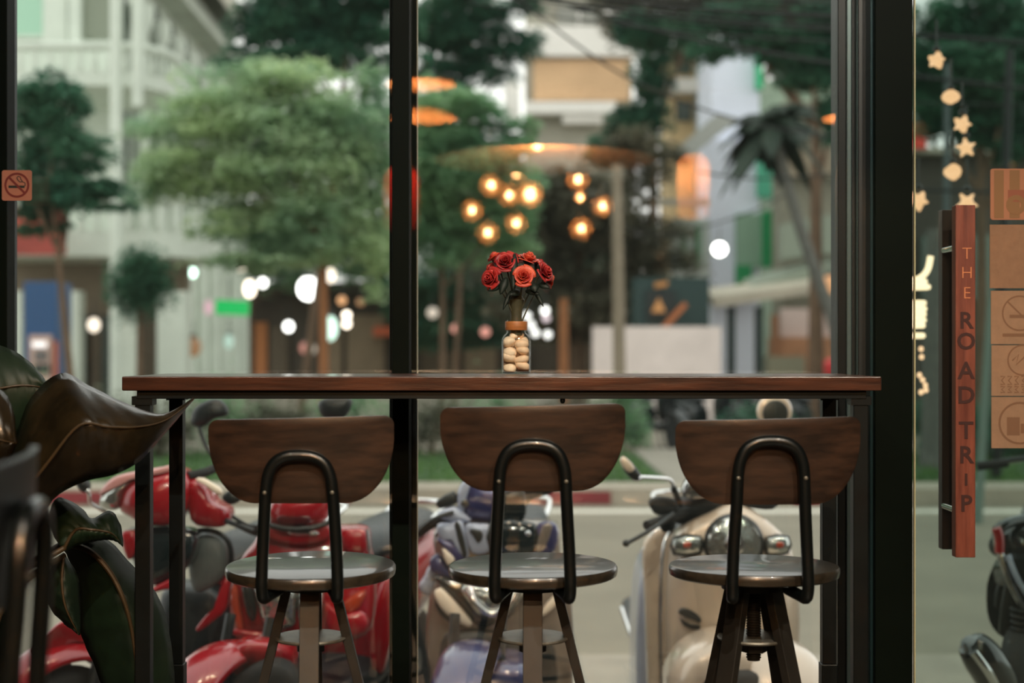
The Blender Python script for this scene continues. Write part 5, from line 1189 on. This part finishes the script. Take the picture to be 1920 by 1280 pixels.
# blue building with green boards
bb = thing('blue_street_building', 'pale blue building with green boards behind the leaning palm', 'building', (GX(1380, 40), 40, G))
blu = mat('pale_blue_render', S(222, 226, 240), .8, noise=.04, nscale=.6); tea = mat('teal_board', S(84, 178, 146), .6); grb = mat('green_board', S(8, 138, 78), .55); mix = mat('faded_green_wall', S(142, 172, 150), .8)
cpart('wall', 1335, 70, 1424, 745, 40, 3, blu, root=bb); cpart('lower_wall', 1318, 262, 1424, 560, 39.4, 1, blu, root=bb)
cpart('green_edge', 1420, 90, 1430, 165, 39.6, .8, mat('bright_green_edge', S(40, 180, 124), .6), root=bb); cpart('teal_panel', 1420, 272, 1466, 368, 39.2, .8, tea, root=bb)
cpart('green_sign', 1433, 395, 1468, 500, 38.6, .4, grb, root=bb); cpart('small_green_sign', 1381, 497, 1410, 536, 38.4, .3, grb, root=bb); cpart('faded_panel', 1382, 400, 1432, 500, 39.0, .5, mix, root=bb)
for x in (1283, 1310): cpart('drain_pipe', x-4, 420, x+4, 500, 39.0, .3, mat('green_pipe%d' % x, S(70, 120, 84), .6), root=bb)
cpart('rear_wall', 1424, 150, 1640, 745, 41.5, .4, mat('faded_green_render', S(150, 166, 146), .85, noise=.08, nscale=.6), root=bb)
cpart('pale_side', 1262, 410, 1330, 545, 39.3, .8, mat('pale_side_render', S(190, 196, 190), .8), root=bb)
o = bb.location
MB().prism([W(1254, 292, 38)-o, W(1290, 296, 38)-o, W(1385, 222, 38)-o, W(1345, 212, 38)-o], (0, .6, .0)).build('sloping_roof', mat('grey_roof_sheet', S(170, 172, 166), .6), bb, smooth=False)
cpart('roof_bracket', 1200, 372, 1330, 384, 38.6, .3, wm2, root=bb)
# grey building at the right with awnings
gb_ = thing('grey_building', 'grey building with stepped awnings behind the leaning palm trunk', 'building', (GX(1510, 36), 36, G))
gy = mat('grey_brown_render', S(132, 130, 114), .85, noise=.12, nscale=.7); cpart('wall', 1468, 190, 1640, 745, 36, 1.5, gy, root=gb_)
cpart('window', 1490, 230, 1520, 262, 35.8, .3, gm, root=gb_); cpart('window_band', 1478, 282, 1560, 330, 35.6, .4, mat('tan_grey_render', S(150, 138, 118), .85), root=gb_)
o = gb_.location
awn = mat('pale_awning', S(190, 182, 164), .7, noise=.06, nscale=1); awg = mat('grey_green_awning', S(142, 152, 136), .7)
def slope(root, pts, ext, m, nm): return MB().prism([W(*p)-root.location for p in pts], ext).build(nm, m, root, smooth=False)
slope(gb_, [(1336, 556, 33), (1560, 528, 33), (1560, 545, 33), (1340, 576, 33)], (0, 1.6, .25), awn, 'lower_awning')
slope(gb_, [(1408, 535, 34), (1570, 490, 34), (1570, 512, 34), (1412, 545, 34)], (0, 1.4, .2), awg, 'middle_awning')
slope(gb_, [(1466, 420, 34.5), (1590, 395, 34.5), (1590, 470, 34.5), (1466, 486, 34.5)], (0, .5, .0), awg, 'upper_awning')
for x in (1372, 1424): slope(gb_, [(x-7, 575, 33.3), (x+7, 573, 33.3), (x+7, 745, 33.3), (x-7, 745, 33.3)], (0, .2, 0), mat('dark_green_post%d' % x, S(28, 52, 50), .6), 'awning_post')
stl = thing('market_stall', 'brown wooden stall with white panel under the pale awning', 'stall', (GX(1510, 31), 31, G))
cpart('counter', 1452, 632, 1600, 745, 31, .8, mat('stall_wood', S(168, 120, 86), .7, noise=.15, nscale=3), root=stl); cpart('white_panel', 1466, 578, 1556, 634, 31.2, .3, mat('pinkish_white_panel', S(206, 186, 178), .7), root=stl)
cpart('grey_box', 1440, 668, 1510, 745, 30.4, .5, mat('grey_green_box', S(136, 134, 112), .8), root=stl); cpart('post', 1448, 590, 1460, 745, 30.8, .2, mat('stall_post', S(140, 96, 66), .8), root=stl)
rdg = thing('red_canister', 'bright red canister beside the stall at the right jamb', 'canister', (GX(1558, 29.5), 29.5, G))
MB().lathe([(.001, GZ(702, 29.5)-G-.0), (.15, GZ(702, 29.5)-G), (.17, GZ(690, 29.5)-G), (.16, GZ(680, 29.5)-G), (.06, GZ(672, 29.5)-G), (.001, GZ(671, 29.5)-G)], 18).build('drum', mat('red_drum', S(216, 58, 60), .5), rdg)
MB().lathe([(.1, 0), (.1, GZ(702, 29.5)-G)], 12).build('stand', M['black'], rdg)
# low white boundary wall, dark kiosk above it
slab('boundary_wall', GX(1112, 28), GX(1352, 28), 28, 28.3, G, GZ(612, 28), mat('white_boundary_wall', S(232, 218, 212), .85, noise=.08, nscale=1.5))
ki = thing('dark_kiosk', 'dark blue-green kiosk with lit amber lamp above the white boundary wall', 'kiosk', (GX(1260, 30), 30, G))
cpart('cabin', 1190, 520, 1330, 745, 30, 1.2, mat('dark_kiosk_paint', S(30, 58, 56), .6), root=ki); cpart('hatch', 1212, 545, 1266, 598, 29.9, .2, mat('dark_hatch', S(20, 34, 34), .5), root=ki)
slope(ki, [(1240, 612, 29.6), (1250, 616, 29.6), (1290, 572, 29.6), (1282, 566, 29.6)], (0, .12, 0), mat('orange_beam', S(184, 110, 66), .7), 'diagonal_beam')
slope(ki, [(1222, 585, 29.7), (1248, 585, 29.7), (1236, 558, 29.7)], (0, .1, 0), lampmat('amber_glow', (.75, .33, .09, 1), .75), 'amber_lamp')
slope(ki, [(1228, 540, 29.7), (1252, 536, 29.7), (1252, 526, 29.7), (1228, 530, 29.7)], (0, .1, 0), mat('amber_board', S(190, 130, 70), .6), 'small_board')

# ---- far lamps
def lamp(label, px, py, d, r, col, e, sz=1.0):
    p = W(px, py, d); t = thing('hanging_lamp', label, 'lamp', p, 0, 'street and shop lamps')
    MB().ell((0, 0, 0), r, r, r*sz, 14, 10).build('bulb', lampmat('lamp_glow', col, e), t)
    MB().lathe([(.001, r*sz*.9), (r*.6, r*sz*.95), (r*.35, r*sz*1.3), (.001, r*sz*1.35)], 12).build('cap', M['black'], t)
    MB().tube([(0, 0, r*sz*1.3), (0, 0, r*sz*1.3+.35)], .012, 6).build('hanger', M['black'], t)
WH, WW, OR, SAL, GW = (1, .97, .93, 1), (1, .84, .68, 1), (1, .50, .22, 1), (1, .42, .33, 1), (.72, 1, .84, 1)
LP = [('white lamp with green tinge left of the green lit sign', 361, 511, 37, .10, GW, 6, 1.2), ('tall warm white lamp above the green lit sign', 453, 498, 37, .11, WW, 3.2, 1.7), ('large warm oval lamp just above the right end of the green sign', 468, 541, 37, .15, WW, 5, 1.5),
      ('round white lamp right of the large warm oval lamp', 493, 530, 37, .11, WH, 6, 1.1), ('very large glaring white lamp, the biggest beyond the left pane', 578, 541, 37, .27, WH, 7, 1.1), ('warm white lamp against the orange-brown tree trunk', 620, 516, 37, .12, WW, 3, 1.6),
      ('small amber lamp right of the orange-brown tree trunk', 641, 563, 37, .11, OR, 1.3, 1), ('dim brown-orange lamp near the mullion', 676, 566, 37, .10, OR, .5, 1), ('round white lamp below the very large glaring lamp', 541, 612, 37, .12, WH, 6, 1.1),
      ('big greenish white oval lamp low beside the trunk', 619, 615, 37, .19, GW, 2.2, 1.7), ('upper of the two small stacked lamps near the mullion', 650, 591, 37, .10, WW, 6, 1), ('lower of the two small stacked lamps near the mullion', 650, 607, 37, .10, WW, 6, 1),
      ('warm orange lamp between the white shop pillars', 176, 609, 29.6, .12, WW, 2.4, 1.2), ('dim grey-green lamp below the green lit sign', 429, 640, 37, .12, GW, .8, 1.6), ('pale cream lamp right of the mullion above the tabletop', 811, 586, 37, .14, WW, .9, 1), ('salmon lamp left of the jar', 855, 616, 37, .12, SAL, 1.2, 1),
      ('salmon lamp close beside the jar', 910, 622, 37, .12, SAL, 1.1, 1), ('upper white lamp touching the jar lid', 988, 592, 29, .075, WH, 2.6, 1), ('middle white lamp beside the jar shoulder', 996, 609, 29, .075, WH, 2.4, 1), ('lower white lamp beside the jar body', 1004, 624, 29, .075, WH, 2.6, 1),
      ('highest white lamp right of the rose stems', 1022, 582, 29, .075, WH, 4, 1), ('pinkish lamp directly under the highest white lamp', 1024, 596, 29, .075, (1, .8, .85, 1), 1.4, 1), ('separate white lamp right of the jar', 1027, 627, 29, .075, WH, 2.6, 1),
      ('glaring white floodlight on the pale blue building', 1349, 467, 36, .17, WH, 9, 1), ('orange lamp above the stall by the right jamb', 1556, 533, 30.2, .20, OR, .9, 1), ('amber lamp in the dark left of the blue building', 1238, 490, 34, .14, OR, .55, 1.5),
      ('small pink lamp low between shopfronts', 570, 652, 38, .11, SAL, .7, 1.4), ('small pale lamp low between shopfronts', 586, 654, 38, .10, WW, .7, 1.3), ('amber lamp between the leftmost shopfronts', 362, 650, 38, .22, OR, .35, 1.2)]
for a in LP: lamp(*a)

# ---- star lights, glowing tube lantern and bulb string outside the door
starm = lampmat('star_glow', (1, .52, .27, 1), 2.0)
def star(label, px, py, d, r, tilt, ry=0):
    t = thing('hanging_star_light', label, 'star light', W(px, py, d), 0, 'star lights outside the door')
    pts = []
    for k in range(10):
        a = PI/2+PI*k/5; q = r if k % 2 == 0 else r*.50; pts.append(Vector((q*math.cos(a), 0, q*math.sin(a))))
    pts = catmull(pts, 3, True); Mx = Matrix.Rotation(tilt, 4, 'Y')
    Mx = rotz(ry) @ Mx; L = [[Mx @ (p*sc+Vector((0, y, 0))) for p in pts] for sc, y in ((.05, -.034), (.55, -.026), (.95, -.006), (.95, .006), (.55, .026), (.05, .034))]
    MB().rings(L).build('star', starm, t, ang=80)
    MB().lathe([(.010, r*.9), (.014, r*.95), (.014, r*1.3), (.006, r*1.4)], 10).build('socket', M['black'], t)
    MB().tube([(0, 0, r*1.35), (0, 0, r*1.35+.10)], .004, 6).build('wire', M['black'], t)
for a in (('star light nearest the top of the door glass', 1756, 113, 5.2, .036, R(8), .3), ('star light seen edge-on below the topmost star', 1783, 182, 5.2, .03, 0, 1.4), ('upper of two stars hanging close together', 1804, 233, 5.2, .038, R(20), .2),
          ('lower of two stars hanging close together', 1811, 277, 5.2, .040, R(-8), 0), ('small star light above the wooden door handle', 1786, 322, 5.2, .034, R(15), .9), ('star light cut by the dark jamb', 1722, 376, 5.2, .042, R(30), .3), ('star light just behind the top of the wooden handle', 1813, 380, 5.2, .044, R(36), 0)):
    star(*a)
tubem = lampmat('lantern_tube_glow', (1, .70, .44, 1), 3.2)
tlt = thing('hanging_tube_light', 'glowing lantern of stacked tube rings cut by the dark jamb', 'light', W(1716, 660, 4.9))
def at_t(px, py, d=4.9): return W(px, py, d)-tlt.location
MB().tube([at_t(1690, 520), at_t(1718, 524), at_t(1738, 508), at_t(1745, 480)], .0105, 10, smooth=5).build('hook_tube', tubem, tlt)
for py, w in ((528, 26), (538, 32), (568, 24), (579, 25), (589, 24), (600, 24), (610, 22), (629, 22)):
    c = at_t(1708, py); rx = w*4.9/F
    MB().tube([c+Vector((rx*math.cos(2*PI*j/24), .5*rx*math.sin(2*PI*j/24), 0)) for j in range(24)], .0098, 10, closed=True).build('tube_ring', tubem, tlt)
MB().tube([at_t(1708, 645), at_t(1708, 500), at_t(1708, 380)], .006, 8).build('core_rod', M['black'], tlt)
wb = lampmat('string_bulb_glow', (1, .55, .32, 1), 2.6)
sb = thing('hanging_bulb_string', 'string of small warm bulbs hanging below the tube lantern', 'string light', W(1730, 740, 5.0))
def at_s(px, py, d=5.0): return W(px, py, d)-sb.location
for px, py in ((1727, 654), (1728, 669), (1724, 703), (1730, 712), (1735, 722), (1727, 735), (1736, 731)):
    MB().ell(at_s(px, py), .009, .009, .010, 12, 8).build('bulb', wb, sb)
MB().tube([at_s(1726, 640), at_s(1728, 690), at_s(1731, 742)], .002, 6, smooth=4).build('wire', M['black'], sb)
# lit shop seen above the door handle, dark house behind the door glass
dh = thing('dark_house', 'dark house with orange-lit sign behind the trees beyond the glass door', 'building', (GX(1810, 26), 26, G))
cpart('wall', 1690, 285, 2080, 745, 26, 2, mat('dark_house_wall', S(70, 66, 58), .85, noise=.15, nscale=1), root=dh); cpart('ledge', 1690, 276, 2080, 286, 25.6, .6, wm2, root=dh)
cpart('orange_sign', 1714, 232, 1755, 252, 25.5, .3, mat('orange_sign_board', S(190, 106, 62), .6), root=dh); cpart('red_sign', 1714, 258, 1738, 278, 25.5, .3, mat('red_sign_board_b', S(214, 66, 50), .6), root=dh)
cpart('lit_window', 1886, 284, 1908, 308, 25.8, .3, lampmat('lit_orange_window', (1, .42, .12, 1), .6), root=dh); cpart('pale_wall', 1740, 440, 1860, 560, 25.6, .4, mat('pale_wall_render', S(120, 136, 128), .85), root=dh)
sl = pole('slanting grey-green post behind the card signs', 1832, 12, 560, .035, mat('grey_green_post', S(104, 120, 110), .7), 1858, name='steel_post')
# ---- far row of parked motorbikes
fb = Bike('dark motorbike parked beyond the lawn, first of the row right of the middle stool', GX(1226, 20.4), 20.4, R(24), 0, name='motorcycle', group='motorbikes parked beyond the lawn', cat='motorcycle')
fb.base('gloss_black', r=.27); fb.bars(1.0)
MB().loftax([(-.50, 0, .95, .05, .04), (-.46, 0, .88, .11, .10), (-.34, 0, .72, .16, .22), (-.26, 0, .62, .12, .2)]).build('front_cowl', M['gloss_black'], fb.t)
MB().ell((0, -.53, .86), .06, .03, .06).build('headlight', M['lens'], fb.t)
for i, (px, a, lab) in enumerate(((1322, 30, 'second of the row'), (1416, 20, 'behind the cream mirror'), (1516, 28, 'beside the rear right table leg'))):
    dup(fb.t, (GX(px, 20.6), 20.3+.2*(i % 2), G+.02), R(a), 'dark motorbike parked beyond the lawn, '+lab)
fb.t.location.z = G+.02
# ================================================================== LIGHT AND CAMERA
w = bpy.data.worlds.new('overcast_dusk'); SC.world = w; w.use_nodes = True
nt = w.node_tree; bg = nt.nodes['Background']
tc = nt.nodes.new('ShaderNodeTexCoord'); sx = nt.nodes.new('ShaderNodeSeparateXYZ'); rp = nt.nodes.new('ShaderNodeValToRGB')
nt.links.new(tc.outputs['Generated'], sx.inputs[0]); nt.links.new(sx.outputs['Z'], rp.inputs['Fac']); nt.links.new(rp.outputs['Color'], bg.inputs['Color'])
rp.color_ramp.elements[0].position = 0.0; rp.color_ramp.elements[0].color = (1.0, .97, .93, 1)
rp.color_ramp.elements[1].position = .8; rp.color_ramp.elements[1].color = (.93, .955, .91, 1)
bg.inputs['Strength'].default_value = 1.8
cd = bpy.data.cameras.new('camera'); cam = bpy.data.objects.new('camera', cd); COL.objects.link(cam)
cam.location = (0, 0, CZ); cam.rotation_euler = (PI/2, 0, 0)
cd.sensor_width = 36; cd.lens = F*36/1920; cd.shift_y = (HZ-640)/1920
cd.clip_start = .05; cd.clip_end = 500
cd.dof.use_dof = True; cd.dof.focus_distance = 3.0; cd.dof.aperture_fstop = 2.2; cd.dof.aperture_blades = 0
SC.camera = cam
vs = SC.view_settings
SC.display_settings.display_device = 'sRGB'
vs.view_transform = 'Standard'; vs.look = 'None'; vs.gamma = 1; vs.use_curve_mapping = False; vs.exposure = 0.0
cy = SC.cycles
cy.max_bounces = 10; cy.transparent_max_bounces = 24; cy.diffuse_bounces = 4; cy.glossy_bounces = 5; cy.transmission_bounces = 6
cy.sample_clamp_indirect = 30.0; cy.caustics_reflective = False; cy.caustics_refractive = False
cy.use_denoising = True
